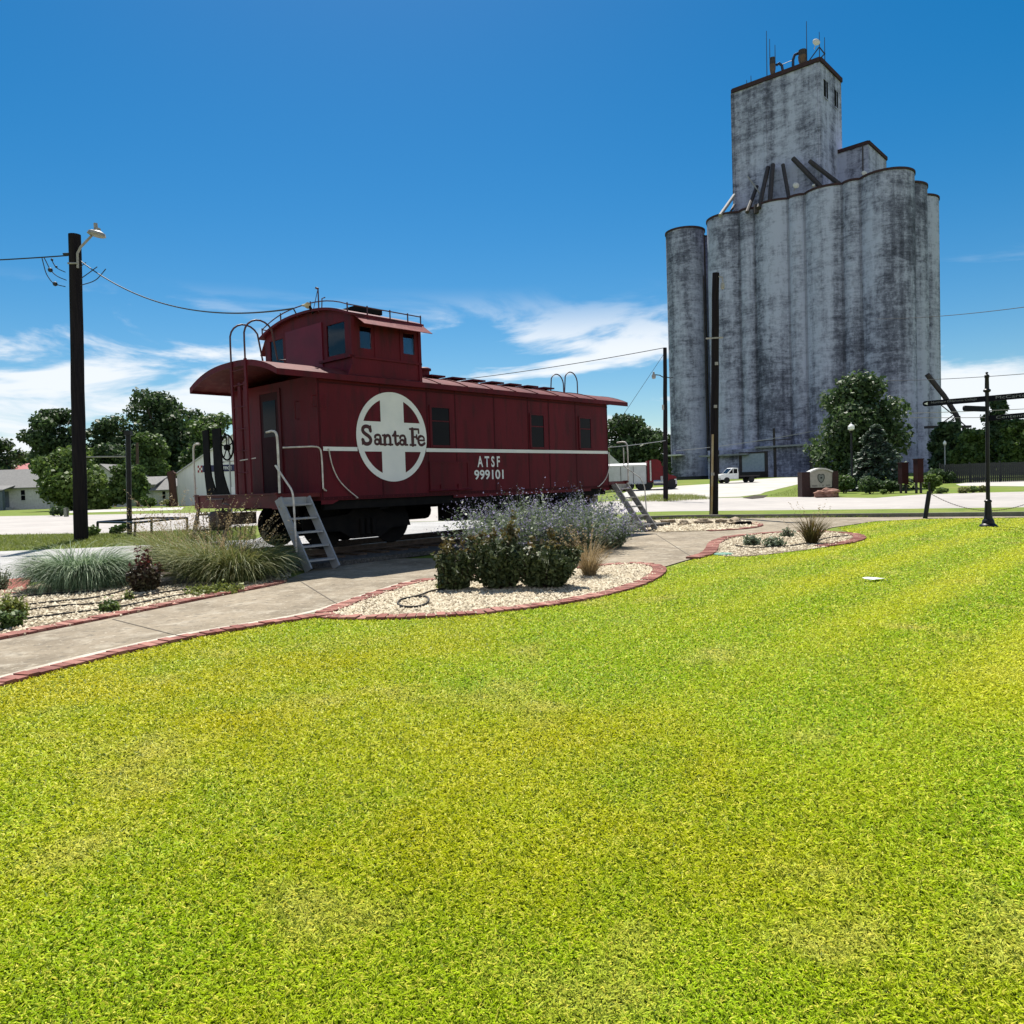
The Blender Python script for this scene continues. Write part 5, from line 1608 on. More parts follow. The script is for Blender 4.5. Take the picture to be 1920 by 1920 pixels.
def rock(label, px, py, size, seed, m=ROCK, nm='rock', group=None):
    r = np.random.default_rng(seed); c = G(px, py)
    bm = bmesh.new(); bmesh.ops.create_icosphere(bm, subdivisions=3, radius=1)
    ph = r.uniform(0, 6, 6)
    for v in bm.verts:
        k_ = 1 + .18 * math.sin(v.co.x * 3 + ph[0]) + .16 * math.sin(v.co.y * 4 + ph[1]) + .14 * math.sin(v.co.z * 7 + ph[2]) + .1 * math.sin(v.co.x * 9 + v.co.z * 5 + ph[3]) + r.normal(0, .03)
        v.co = v.co * k_
        v.co.z = round(v.co.z * 4) / 4 * .55 + v.co.z * .45
        v.co = Vector((v.co.x * size[0], v.co.y * size[1], max(-.1, v.co.z * size[2] + size[2] * .7)))
    me = bpy.data.meshes.new(nm); bm.to_mesh(me); bm.free(); me.materials.append(m)
    o = link(nm, me); o.location = Vector([float(a) for a in c]); return tag(o, label, 'rock', group)
rock('jagged red sandstone rock in front of the monument sign', 1549, 933, (.66, .4, .30), 3)
SB_ = mat('tan field stone', (.36, .29, .20), (.22, .17, .12), 6, .9, .5)
for k_, (px, py, s_) in enumerate(((1222, 985, .12), (1252, 983, .14), (1283, 986, .12), (1318, 984, .16), (1352, 983, .13), (1378, 985, .16))):
    rock(['tan stone at the left end of the rocky bed', 'tan stone second from the left in the rocky bed', 'tan stone left of the tall pole in the rocky bed', 'larger tan stone before the foot of the tall pole', 'tan stone just right of the tall pole foot', 'tan stone at the right end of the rocky bed'][k_], px, py, (s_ * 1.5, s_, s_ * .7), 20 + k_, SB_, group='stones in the rocky bed')
def lamp_post(label, px, ptop, pbase, Y, m, gw):
    b_ = at(px, pbase, Y); gz = float(terr(b_[0], Y)); H = at(px, ptop, Y)[2] - gz
    t = thing('lamp_post', label, 'lamp post', (b_[0], Y, gz), 0, 'lamp posts')
    mb = MB(); mb.lathe([(.22, 0), (.22, .12), (.13, .2), (.11, .7), (.075, .8), (.065, H - .55), (.11, H - .5), (.14, H - .42), (.10, H - .38)], 14); mb.build('post', m, t)
    mb = MB(); mb.lathe([(.10, H - .38), (gw, H - .30), (gw * 1.05, H - .10), (gw * .6, H + .02), (.04, H + .08), (.03, H + .16), (0, H + .18)], 14); mb.build('globe', mat('white lamp globe', (.75, .76, .74), None, 3, .35), t)
lamp_post('black lamp post with a white globe by the conifer', 1598, 797, 923, 54, BLKI, .21)
lamp_post('pale grey lamp post at the edge of the wood right of the elevator', 1772, 828, 880, 92, GALV, .18)
for lab, px0_, px1_, ptop, pb_ in (('rust red upright panel on two legs behind the conifer', 1688, 1700, 869, 925), ('taller rust red upright panel on legs left of the leaning post', 1717, 1728, 862, 925)):
    c = G((px0_ + px1_) / 2, pb_)
    t = thing('information_panel', lab, 'panel', c, 0, 'rust red panels'); pmx = c[1] / FPX; hw = (px1_ - px0_) / 2 * pmx; H = at(px0_, ptop, c[1])[2]
    mb = MB(); mb.b(-hw, hw, -.25, .25, H * .32, H); mb.b(-hw - .03, hw + .03, -.28, .28, H, H + .06); mb.build('panel', mat('rust red panel', (.040, .011, .011), (.026, .010, .010), 3, .7, spec=.1), t)
    for x in (-hw + .04, hw - .04):
        mb = MB(); mb.b(x - .05, x + .05, -.06, .06, -.05, H * .32); mb.build('leg', DARKS, t)

# ---------------------------------------------------------------- vehicles
def wheel(par, x, y, r, w, m_rim=CHROME):
    M = Matrix.Rotation(math.pi / 2, 3, 'X')
    mb = MB(); mb.lathe([(r * .62, -w / 2), (r * .93, -w / 2), (r, -w * .3), (r, w * .3), (r * .93, w / 2), (r * .62, w / 2)], 22, (x, y, r), M); o = mb.build('wheel', TYRE, par)
    mb = MB(); mb.lathe([(0, -w * .25), (r * .2, -w * .42), (r * .5, -w * .3), (r * .62, -w * .46), (r * .62, w * .46), (r * .5, w * .3), (r * .2, w * .42), (0, w * .25)], 18, (x, y, r), M); mb.build('rim', m_rim, o)
# white flatbed pickup facing left
Yp = 88.; pc = at(1384, 903, Yp); gz = float(terr(pc[0], Yp))
pk = thing('pickup_truck', 'white flatbed pickup parked at the foot of the elevator', 'pickup', (pc[0], Yp, gz), math.pi + .12)
mb = MB()
mb.prism([(.35, .55), (2.75, .50), (2.85, .95), (2.75, 1.18), (1.85, 1.28), (1.2, 1.95), (1.0, 2.02), (.42, 2.0), (.32, 1.2)][::-1], (0, -.95, 0), (1, 0, 0), (0, 0, 1), -1.9); mb.build('body', TRUCKW, pk)
for y in (-.965, .965):
    mb = MB(); mb.prism([(1.12, 1.28), (1.68, 1.28), (1.22, 1.82), (1.12, 1.84)], (0, y + (.0 if y > 0 else .01), 0), (1, 0, 0), (0, 0, 1), .012); mb.prism([(.5, 1.28), (1.02, 1.28), (1.02, 1.86), (.5, 1.86)], (0, y + (.0 if y > 0 else .01), 0), (1, 0, 0), (0, 0, 1), .012); mb.build('side_window', DGLASS, pk)
mb = MB(); mb.bar((1.86, 0, 1.29), (1.24, 0, 1.92), 1.6, .03, (1, 0, 1)); mb.build('windshield', DGLASS, pk)
mb = MB(); mb.b(-2.5, .25, -1.05, 1.05, .82, .95); mb.b(.22, .30, -1.0, 1.0, .95, 1.75); mb.build('flatbed', DARKS, pk)
mb = MB(); mb.b(-2.4, 2.6, -.45, .45, .5, .7); mb.build('chassis', BLK, pk)
mb = MB(); mb.b(2.85, 2.98, -.98, .98, .45, .70); mb.build('bumper', CHROME, pk)
for y in (-.75, .75):
    mb = MB(); mb.b(2.80, 2.88, y - .16, y + .16, .85, 1.05); mb.build('headlight', WHITE, pk)
for x in (1.95, -1.45):
    for y in (-.88, .88): wheel(pk, x, y, .40, .26)
pk.scale = (.86, .86, .86)
# red grain truck facing right
Ys = 78.; sc0 = at(1228, 920, Ys); gz = float(terr(sc0[0], Ys))
tk = thing('semi_truck', 'red semi truck with a grey tarped grain trailer by the drive', 'truck', (sc0[0], Ys, gz), -.10)
k1 = Ys / FPX
zz_ = lambda py: at(1228, py, Ys)[2] - gz
xx_ = lambda px: (px - 1228) * k1
mb = MB(); mb.prism([(xx_(1213), .75), (xx_(1240), .75), (xx_(1240), zz_(877)), (xx_(1238), zz_(866)), (xx_(1232), zz_(862)), (xx_(1222), zz_(862)), (xx_(1213), zz_(864))][::-1], (0, -1.2, 0), (1, 0, 0), (0, 0, 1), -2.4); mb.build('sleeper_cab', TRUCKR, tk)
mb = MB(); mb.prism([(xx_(1240), .75), (xx_(1264), .70), (xx_(1266), 1.2), (xx_(1262), zz_(893)), (xx_(1252), zz_(890)), (xx_(1247), zz_(876)), (xx_(1240), zz_(874))][::-1], (0, -1.1, 0), (1, 0, 0), (0, 0, 1), -2.2); mb.build('hood', TRUCKR, tk)
mb = MB(); mb.prism([(xx_(1242), zz_(890)), (xx_(1249), zz_(890)), (xx_(1246), zz_(878)), (xx_(1242), zz_(877))], (0, -1.105, 0), (1, 0, 0), (0, 0, 1), .012); mb.bar((xx_(1252), 0, zz_(889)), (xx_(1247.5), 0, zz_(877.5)), 1.9, .03, (1, 0, 1)); mb.build('side_window', DGLASS, tk)
mb = MB(); mb.b(xx_(1262), xx_(1266), -1.15, 1.15, zz_(903), zz_(899)); mb.b(xx_(1264), xx_(1267), -1.2, 1.2, .5, .8); mb.build('bumper', CHROME, tk)
mb = MB(); mb.tube([(xx_(1219), -1.25, .9), (xx_(1219), -1.25, zz_(864))], .09, 10); mb.build('exhaust_stack', CHROME, tk)
mb = MB(); mb.lathe([(.3, 0), (.31, .04), (.31, 1.0), (.3, 1.04)], 16, (xx_(1224), -1.0, .72), Matrix.Rotation(math.pi / 2, 3, 'Y')); mb.build('fuel_tank', CHROME, tk)
mb = MB(); mb.b(xx_(1168), xx_(1262), -.45, .45, .62, .86); mb.build('chassis', BLK, tk)
mb = MB(); mb.b(xx_(1050), xx_(1211), -1.25, 1.25, zz_(905), zz_(872)); tr = mb.build('trailer', SKIRT, tk)
mb = MB(); n_ = 8
ar = [(-1.28 + 2.56 * i / n_, zz_(872) + .26 * math.sin(math.pi * i / n_)) for i in range(n_ + 1)]
mb.prism([(-1.28, zz_(873))] + [(1.28, zz_(873))] + ar[::-1], (xx_(1049), 0, 0), (0, 1, 0), (0, 0, 1), xx_(1212) - xx_(1049)); mb.build('tarp', WHITE, tr)
mb = MB(); mb.b(xx_(1049), xx_(1212), -1.275, -1.252, zz_(873), zz_(871)); 
for px in (1141, 1164, 1187, 1211): mb.b(xx_(px), xx_(px + .9), -1.272, -1.252, zz_(905), zz_(873))
mb.build('trailer_rib', DARKS, tr)
mb = MB()
for i in range(14): mb.lathe([(0, -.12), (.14, -.08), (.16, 0), (0, .06)], 8, (xx_(1138 + i * 5.4), -1.2, zz_(905)))
mb.build('tarp_hem', SKIRT, tr)
mb = MB(); mb.prism([(xx_(1138), zz_(905)), (xx_(1138), .75), (xx_(1166), .70), (xx_(1168), zz_(905))], (0, -1.1, 0), (1, 0, 0), (0, 0, 1), -2.2); mb.build('hopper', TRUCKR, tr)
for px in (1180, 1202, 1214, 1258):
    for y in (-1.02, 1.02): wheel(tk, xx_(px), y, .50, .34)
mb = MB(); mb.b(xx_(1237), xx_(1241), -1.3, -1.12, zz_(905), zz_(893)); mb.build('side_step', GALV, tk)

# ---------------------------------------------------------------- houses
def window(par, mbf, a, b_, z0, z1, y, m=DGLASS):
    mb = MB(); f = .09
    mb.b(a - f, a, y - .05, y + .05, z0 - f, z1 + f); mb.b(b_, b_ + f, y - .05, y + .05, z0 - f, z1 + f); mb.b(a, b_, y - .05, y + .05, z1, z1 + f); mb.b(a, b_, y - .08, y + .05, z0 - f, z0); mb.b(a, b_, y - .035, y + .0, (z0 + z1) / 2 - .03, (z0 + z1) / 2 + .03)
    o = mb.build('window', WALLW, par)
    mb = MB(); mb.b(a, b_, y - .02, y + .02, z0, z1); mb.build('pane', m, o)
def gable_x(t, x0, x1, y0, y1, ze, zr, over=.4, wall=WALLW, roof=SHING, clap=True):
    """ridge along x"""
    ym = (y0 + y1) / 2
    mb = MB(); mb.b(x0, x1, y0, y1, -.1, ze)
    mb.prism([(y0, ze), (y1, ze), (ym, zr - .12)], (x0, 0, 0), (0, 1, 0), (0, 0, 1), x1 - x0)
    if clap:
        for k_ in range(int(ze / .2)): mb.b(x0, x1, y0 - .018, y0, .25 + k_ * .2, .26 + k_ * .2 + .02)
    mb.build('wall', wall, t)
    sl = (zr - ze) / (ym - y0)
    mb = MB()
    for s_, ye in ((1, y0 - over), (-1, y1 + over)):
        zE = ze - sl * over
        P = [(ye, zE), (ym, zr), (ym, zr + .14), (ye, zE + .14)]
        mb.prism(P if s_ > 0 else P[::-1], (x0 - over, 0, 0), (0, 1, 0), (0, 0, 1), x1 - x0 + 2 * over)
    mb.build('roof', roof, t)
def hz_(px, py, Y): return float(at(px, py, Y)[2])
def hx_(px, Y): return float(at(px, 920, Y)[0])
Y = 103.
ha = thing('house', 'white clapboard house with a wide grey roof and a slate blue porch post', 'house', (hx_(40, Y), Y, 0), 0, 'houses across the road')
X = lambda px: hx_(px, Y) - hx_(40, Y)
ze, zr = hz_(50, 913, Y), hz_(50, 879, Y)
gable_x(ha, X(-70), X(92), 0, 9, ze, zr)
window(ha, None, X(39), X(47), hz_(43, 938, Y), hz_(43, 919, Y), 0)
window(ha, None, X(80), X(88), hz_(84, 925, Y), hz_(84, 915, Y), 0)
window(ha, None, X(-30), X(-22), hz_(0, 938, Y), hz_(0, 921, Y), 0)
mb = MB(); mb.b(X(-60), X(24), -2.4, -.0, 0, .35); mb.b(X(-60), X(18), -2.45, -2.3, .35, 1.1); mb.build('porch', WALLW, ha)
mb = MB(); mb.b(X(19.5), X(27), -2.5, -2.0, 0, ze - .25); mb.build('porch_post', PORCH, ha)
mb = MB(); mb.prism([(-2.7, ze - .45), (0, ze + .15), (0, ze + .27), (-2.7, ze - .33)], (X(-62), 0, 0), (0, 1, 0), (0, 0, 1), X(29) - X(-62)); mb.build('porch_roof', SHING, ha)
mb = MB(); mb.b(X(9), X(16), -.06, .0, .35, 2.5); dr = mb.build('door', PORCH, ha)
Y = 97.
hb = thing('house', 'white gabled house partly hidden behind the bushy tree', 'house', (hx_(200, Y), Y, 0), 0, 'houses across the road')
X = lambda px: hx_(px, Y) - hx_(200, Y)
ze, zr = hz_(200, 905, Y), hz_(190, 872, Y)
xm = X(193)
mb = MB(); mb.b(X(150), X(236), 0, 9, -.1, ze); mb.prism([(X(150), ze), (X(236), ze), (xm, zr)], (0, 9, 0), (1, 0, 0), (0, 0, 1), 9)
for k_ in range(14): mb.b(X(150), X(236), -.018, 0, .25 + k_ * .2, .28 + k_ * .2)
mb.build('wall', WALLW, hb)
mb = MB()
for s_, xe in ((1, X(146)), (-1, X(240))):
    zE = ze - .2; P = [(xe, zE), (xm, zr), (xm, zr + .15), (xe, zE + .15)]
    mb.prism(P if s_ > 0 else P[::-1], (0, 9.4, 0), (1, 0, 0), (0, 0, 1), 9.8)
mb.build('roof', SHING, hb)
for a in (203, 213): window(hb, None, X(a), X(a + 6.5), hz_(a, 926, Y), hz_(a, 912, Y), 0)
Y = 95.
hc = thing('house', 'small low house with two stepped grey roofs beside the white metal building', 'house', (hx_(293, Y), Y, 0), 0, 'houses across the road')
X = lambda px: hx_(px, Y) - hx_(293, Y)
gable_x(hc, X(258), X(290), 0, 6, hz_(275, 909, Y), hz_(275, 895, Y))
window(hc, None, X(277), X(283), hz_(280, 926, Y), hz_(280, 913, Y), 0)
gable_x(hc, X(290.5), X(326), -.4, 5, hz_(305, 918, Y), hz_(305, 899, Y), .35)
window(hc, None, X(307), X(313), hz_(310, 935, Y), hz_(310, 921, Y), -.4)
Y = 128.
hd = thing('house', 'distant house showing only its pink red hip roof', 'house', (hx_(15, Y), Y, 0), 0, 'houses across the road')
X = lambda px: hx_(px, Y) - hx_(15, Y)
ze, zr = hz_(20, 884, Y), hz_(20, 866, Y)
mb = MB(); mb.b(X(-28), X(66), 0, 10, -.1, ze); mb.build('wall', WALLW, hd)
mb = MB(); a, b_, c, d_ = X(-32), X(70), X(28), X(60)
mb.add([(a, -.5, ze), (b_, -.5, ze), (b_, 10.5, ze), (a, 10.5, ze), (c, 5, zr), (d_, 5, zr)], [(0, 1, 5, 4), (1, 2, 5), (2, 3, 4, 5), (3, 0, 4), (3, 2, 1, 0)]); mb.build('roof', SHINR, hd)
# white metal building with a sign band
Y = 90.
wbld = thing('metal_building', 'white sheet metal building with a gable front and a navy sign band', 'building', (hx_(400, Y), Y, 0))
X = lambda px: hx_(px, Y) - hx_(400, Y)
ze, zr = hz_(333, 889, Y), hz_(447, 812, Y)
x0, x1, xm = X(333), X(565), X(449)
mb = MB(); mb.prism([(x0, -.1), (x1, -.1), (x1, ze), (xm, zr), (x0, ze)], (0, 22, 0), (1, 0, 0), (0, 0, 1), 22); mb.build('wall', WALLM, wbld)
mb = MB()
for xa, za_, xb, zb2 in ((x0 - .25, ze - .17, xm, zr), (xm, zr, x1 + .25, ze - .17)):
    mb.prism([(xa, za_ + .01), (xb, zb2 + .01), (xb, zb2 + .14), (xa, za_ + .14)], (0, 22.3, 0), (1, 0, 0), (0, 0, 1), 22.6)
mb.build('roof', mat('pale metal roof', (.5, .5, .52), None, 2, .5), wbld)
zb1, zb0 = hz_(405, 872, Y), hz_(405, 884.5, Y)
mb = MB(); mb.b(X(382), X(480), -.06, 0, zb0, zb1); sb_ = mb.build('sign_band', BLUE, wbld)
text_part('lettering', 'OFFICE', WHITE, sb_, (X(426), -.062, zb0 + (zb1 - zb0) * .28), (1, 0, 0), (0, 0, 1), (zb1 - zb0) * .46, X(436.5) - X(415.5), .01, .02)
mb = MB(); mb.b(X(373), X(381.5), -.06, 0, zb0 - .03, zb1 + .0); ck = mb.build('check_sign', WHITE, wbld)
mb = MB(); cw = (X(381.5) - X(373)) / 3; chh = (zb1 - zb0 + .03) / 3
for i in range(3):
    for j in range(3):
        if (i + j) % 2 == 0: mb.b(X(373) + i * cw, X(373) + (i + 1) * cw, -.068, -.061, zb0 - .03 + j * chh, zb0 - .03 + (j + 1) * chh)
mb.build('red_checks', CHKR, ck)
# pale shed roof behind the trailer
Y = 98.
sh2 = thing('shed', 'pale sloped shed roof just left of the grey trailer', 'shed', (hx_(1120, Y), Y, float(terr(hx_(1120, Y), Y))))
X = lambda px: hx_(px, Y) - hx_(1120, Y)
z0 = float(terr(hx_(1120, Y), Y))
mb = MB(); mb.b(X(1078), X(1163), 0, 8, -.1, hz_(1160, 872, Y) - z0); mb.build('wall', WALLM, sh2)
mb = MB(); mb.prism([(X(1074), hz_(1160, 873, Y) - z0), (X(1167), hz_(1160, 873, Y) - z0), (X(1121), hz_(1121, 830, Y) - z0)], (0, 8.3, 0), (1, 0, 0), (0, 0, 1), 8.6); mb.build('roof', mat('pale metal roof', (.5, .5, .52)), sh2)
# board fence
c0, c1 = at(1764, 900, 70), at(2120, 895, 66)
fe = thing('board_fence', 'dark weathered board fence in front of the wood at right', 'fence', (c0[0], c0[1], float(terr(c0[0], 70))))
fd = Vector((c1[0] - c0[0], c1[1] - c0[1], 0)); n_ = int(fd.length / .16); fu = fd.normalized()
mb = MB()
for i in range(n_):
    h_ = 1.72 + random.uniform(-.03, .03); p = fu * (i * .16 + .08)
    mb.bar(p - fu * .07 + Vector((0, 0, h_ / 2)), p + fu * .07 + Vector((0, 0, h_ / 2)), .022, h_)
mb.build('boards', FENCEW, fe)
mb = MB()
for z in (.35, 1.4): mb.bar(Vector((0, .04, z)), fd + Vector((0, .04, z)), .04, .09)
mb.build('rail', FENCEW, fe)
for i in range(0, n_, 15):
    mb = MB(); p = fu * (i * .16); mb.b(p.x - .05, p.x + .05, p.y + .06, p.y + .16, -.1, 1.85); mb.build('post', FENCEW, fe)

# ---------------------------------------------------------------- trees
TG = 'trees across the road'
tree('tree', 'low green tree behind the wide roofed house', 'tree', 5, 110, 846, 948, 145, 31, F_MID, TG, 6000, .40, .05)
tree('tree', 'low dark tree filling the gap behind the thin brown pole', 'tree', 150, 262, 832, 948, 119, 32, F_DARK, TG, 6500, .40, .05)
tree('tree', 'dark tree behind the white metal building', 'tree', 300, 430, 800, 948, 134, 33, F_DARK, TG, 8000, .44, .05)
tree('tree', 'low dark tree at the left edge beyond the red roof', 'tree', -60, 44, 822, 945, 128, 11, F_DARK, TG, 5000, .42, .1)
tree('tree', 'broad dark tree rising behind the thick lamp pole', 'tree', 55, 172, 766, 948, 122, 12, F_DARK, TG, 10000, .42, .08)
tree('tree', 'dark tree between the lamp pole and the tallest tree', 'tree', 150, 250, 786, 948, 126, 13, F_DARK, TG, 8000, .42, .1)
tree('tree', 'tallest round dark tree left of the caboose', 'tree', 222, 398, 733, 948, 130, 14, F_DARK, TG, 17000, .46, .08, 24)
tree('tree', 'smaller lighter green tree in front of the tallest tree', 'tree', 232, 324, 810, 948, 108, 15, F_MID, TG, 7000, .36, .12)
tree('tree', 'green tree behind the end platform of the caboose', 'tree', 338, 470, 775, 948, 118, 16, F_MID, TG, 9000, .42, .08)
tree('tree', 'drooping yellow green tree in front of the white house', 'tree', 72, 212, 838, 962, 84, 17, F_LIGHT, TG, 9000, .34, .06)
tree('tree', 'slender leaning green tree beside the thin brown pole', 'tree', 205, 280, 872, 955, 86, 18, F_MID, TG, 3600, .30, .2)
tree('tree', 'round dark tree between the caboose and the slim pole', 'tree', 1120, 1256, 779, 900, 112, 19, F_DARK, TG, 11000, .40, .05)
tree('tree', 'dark tree peeping out left of the elevator base', 'tree', 1240, 1300, 815, 898, 150, 20, F_DARK, TG, 4000, .5, .05)
tree('tree', 'tall green tree in front of the elevator behind the lamp post', 'tree', 1524, 1702, 700, 922, 60, 21, F_DARK, 'trees by the elevator', 10500, .24, .06, 36, 1.0)
RG = 'trees of the wood at right'
tree('tree', 'dark tree of the wood nearest the elevator', 'tree', 1745, 1826, 792, 893, 100, 23, F_DARK, RG, 7000, .40, .04)
tree('tree', 'mid green tree of the wood behind the loading boom', 'tree', 1790, 1862, 806, 895, 92, 24, F_MID, RG, 7000, .36, .04)
tree('tree', 'tall thin topped tree of the wood right of the signpost', 'tree', 1838, 1906, 748, 897, 98, 25, F_DARK, RG, 6500, .38, .04, 20, 1.05)
tree('tree', 'mid green tree of the wood at the right edge', 'tree', 1872, 1950, 786, 898, 88, 26, F_MID, RG, 7500, .36, .04)
tree('tree', 'dark tree of the wood just outside the right edge', 'tree', 1930, 2040, 775, 898, 95, 27, F_DARK, RG, 6000, .42, .04)

# conifer with drooping boughs
def conifer(px0, px1, ptop, pbase, Y, seed):
    r = np.random.default_rng(seed); mid = (px0 + px1) / 2
    b = at(mid, pbase, Y); gz = float(terr(b[0], Y)); w = (px1 - px0) / FPX * Y / 2; H = at(mid, ptop, Y)[2] - gz
    t = thing('conifer_tree', 'blue green conifer with layered drooping boughs by the lamp post', 'tree', (b[0], Y, gz), 0, 'trees by the elevator')
    C, N = [], []
    mb = MB(); mb.tube([(0, 0, -.1), (0, 0, H * .5), (.05, 0, H * .97)], [.16, .10, .02], 9)
    for lv in range(15):
        f = lv / 14; z = H * (.10 + .88 * f); R = w * (1.02 - f) ** .75 * r.uniform(.75, 1.08) + .12
        for k in range(11):
            a = r.uniform(0, 6.283); L = R * r.uniform(.55, 1.05); dz = .32 * L * r.uniform(.5, 1.4)
            e = np.array([L * math.cos(a), L * math.sin(a), z - dz])
            mb.tube([(0, 0, z), (e[0] * .5, e[1] * .5, z + .06), e], [.035, .025, .01], 4, False)
            n = int(70 * (.4 + L / w))
            s = r.random(n) ** .7
            P = np.outer(s, e - np.array([0, 0, z])) + np.array([0, 0, z]); P[:, 2] += .22 * s * (1 - s) * L
            P += r.normal(size=P.shape) * np.array([.13, .13, .06]) * (.5 + L / w)
            P[:, 2] -= np.abs(r.normal(0, .10, n)) * s
            C.append(P); N.append(np.tile([.0, 0, 1.], (n, 1)) + r.normal(size=(n, 3)) * .45)
    C, N = np.concatenate(C), unit(np.concatenate(N)); C[:, 2] = np.maximum(C[:, 2], .1)
    V, F = cards(C, .17 * r.uniform(.6, 1.3, len(C)), N, 1.5, r)
    npmesh('crown', V, F, F_BLUE, t, r.random(len(C)) ** 1.6); mb.build('trunk', TRUNK, t)
conifer(1570, 1718, 796, 924, 54.5, 22)
# broken reddish trunk beside the metal building
Y = 88.
b = at(325, 948, Y); t = thing('dead_trunk', 'reddish broken dead trunk at the corner of the white metal building', 'dead tree', (b[0], Y, 0))
Ld = lambda px, py: tuple(at(px, py, Y) - np.array([b[0], Y, 0]))
mb = MB(); mb.tube([Ld(325, 952), Ld(325, 930), Ld(323, 905), Ld(321, 890), Ld(319, 884)], [.55, .42, .40, .46, .38], 12); mb.tube([Ld(322, 896), Ld(328, 886)], [.3, .2], 9); mb.build('trunk', DEADT, t)
# bushes at the far side
BG = 'bushes by the monument sign'
def shb(label, px0, px1, pt, pb, m, seed, group=None, n=900, leaf=.12, name='bush'):
    Y = G((px0 + px1) / 2, pb)[1]
    return shrub(name, label, 'bush', px0, px1, pt, pb, Y, seed, m, group, n, leaf)
shb('green bush right beside the monument sign', 1562, 1606, 888, 925, F_MID, 1, BG, 1600, .13)
shb('dark bush under the conifer right of the lamp post', 1604, 1662, 892, 926, F_DARK, 2, BG, 1700, .13)
shb('dark low bush left of the rust red panels', 1650, 1694, 898, 925, F_DARK, 3, BG, 1200, .12)
shb('small yellow green bush at the road edge below the conifer', 1646, 1664, 917, 927, F_LIGHT, 4, BG, 400, .08)
shb('leafy bush right of the taller rust red panel', 1731, 1764, 886, 924, F_LIGHT, 5, BG, 1100, .13)
shb('dark bush behind the leaning post', 1746, 1796, 876, 906, F_DARK, 6, BG, 1200, .16)
for i, (a, b_) in enumerate(((1752, 1778), (1790, 1816), (1812, 1838), (1834, 1852))):
    shb(['low rounded bush at the far kerb just right of the leaning post', 'brownish low bush at the far kerb midway to the signpost', 'low bush at the far kerb near the signpost', 'low bush at the far kerb touching the signpost outline'][i], a, b_, 913 - i, 926 - i, [F_LIGHT, F_TAN, F_MID, F_TAN][i], 30 + i, 'low bushes along the far kerb', 600, .09)
for i, (a, b_, c_) in enumerate(((1778, 1812, 896), (1822, 1850, 893), (1700, 1722, 897))):
    shb(['rusty low bush before the board fence', 'second rusty low bush before the board fence near the signpost', 'low bush between the two rust red panels'][i], a, b_, c_, c_ + 9, [F_TAN, F_BRONZE, F_MID][i], 50 + i, 'low bushes before the fence', 500, .12)
shb('dark weed clump inside the low pipe barrier', 205, 240, 982, 1003, F_MID, 60, 'weeds by the lamp pole', 700, .07, 'weed')
shb('pale weed clump right of the lamp pole foot', 158, 186, 985, 1008, F_LIGHT, 61, 'weeds by the lamp pole', 700, .07, 'weed')
shb('dark low bush before the white house at the far kerb', 92, 132, 948, 968, F_DARK, 62, None, 900, .14)
shb('bush at the foot of the small low house', 262, 300, 930, 952, F_MID, 63, None, 1000, .16)
shb('grey gravel heap hidden weeds beside the small house', 300, 324, 936, 950, F_TAN, 64, None, 500, .14)

# ---------------------------------------------------------------- garden plants near the walkway
def grass_clump(label, px, py, R, Ln, wd, droop, n, m, seed, heads=0, hm=None, group=None, up=.3, ell=1., hl=1.35):
    r = np.random.default_rng(seed); c = G(px, py)
    t = thing('ornamental_grass', label, 'ornamental grass', (c[0], c[1], .02), 0, group)
    V, F, rn, _ = blades(n, R, Ln, wd, droop, r, up, 6, 1., ell)
    npmesh('blades', V, F, m, t, rn)
    if heads:
        V, F, rn, pts = blades(heads, R * .8, Ln * hl, .004, droop * .45, r, .22, 6)
        V2, F2 = [], []
        C, N = [], []
        for k in (4, 5):
            for s in np.linspace(0, 1, 8):
                C.append(pts[k] * (1 - s) + pts[k + 1] * s)
        C = np.concatenate(C); C = C + r.normal(size=C.shape) * .012
        Vc, Fc = cards(C, .028, unit(r.normal(size=C.shape)), .45, r)
        npmesh('seed_stems', V, F, F_SEED, t, rn); npmesh('seed_heads', Vc, Fc, hm or F_SEED, t, r.random(len(C)))
    return t
OG = 'ornamental grasses along the left bed'
grass_clump('big rounded blue green fountain grass at the foot of the lamp pole', 152, 1105, .40, 1.0, .011, 2.3, 3600, F_PAMP, 1, 0, None, OG, .30, .6)
grass_clump('tan feathery grass clump just right of the red leaved shrub', 338, 1076, .30, 1.12, .009, 1.35, 1900, F_TAN, 2, 90, F_SEED, OG, .35)
grass_clump('tan green arching grass clump in the middle of the left bed', 398, 1090, .32, 1.10, .009, 1.6, 2200, F_TAN, 3, 60, F_SEED, OG, .42)
grass_clump('dark green arching grass clump with straw tips before the step ladder', 448, 1092, .32, .98, .009, 1.75, 2300, F_TAN, 4, 50, F_SEED, OG, .42)
grass_clump('darker arching grass clump touching the step ladder', 494, 1078, .22, .80, .010, 1.9, 1500, F_PAMP, 5, 20, F_SEED, OG, .42)
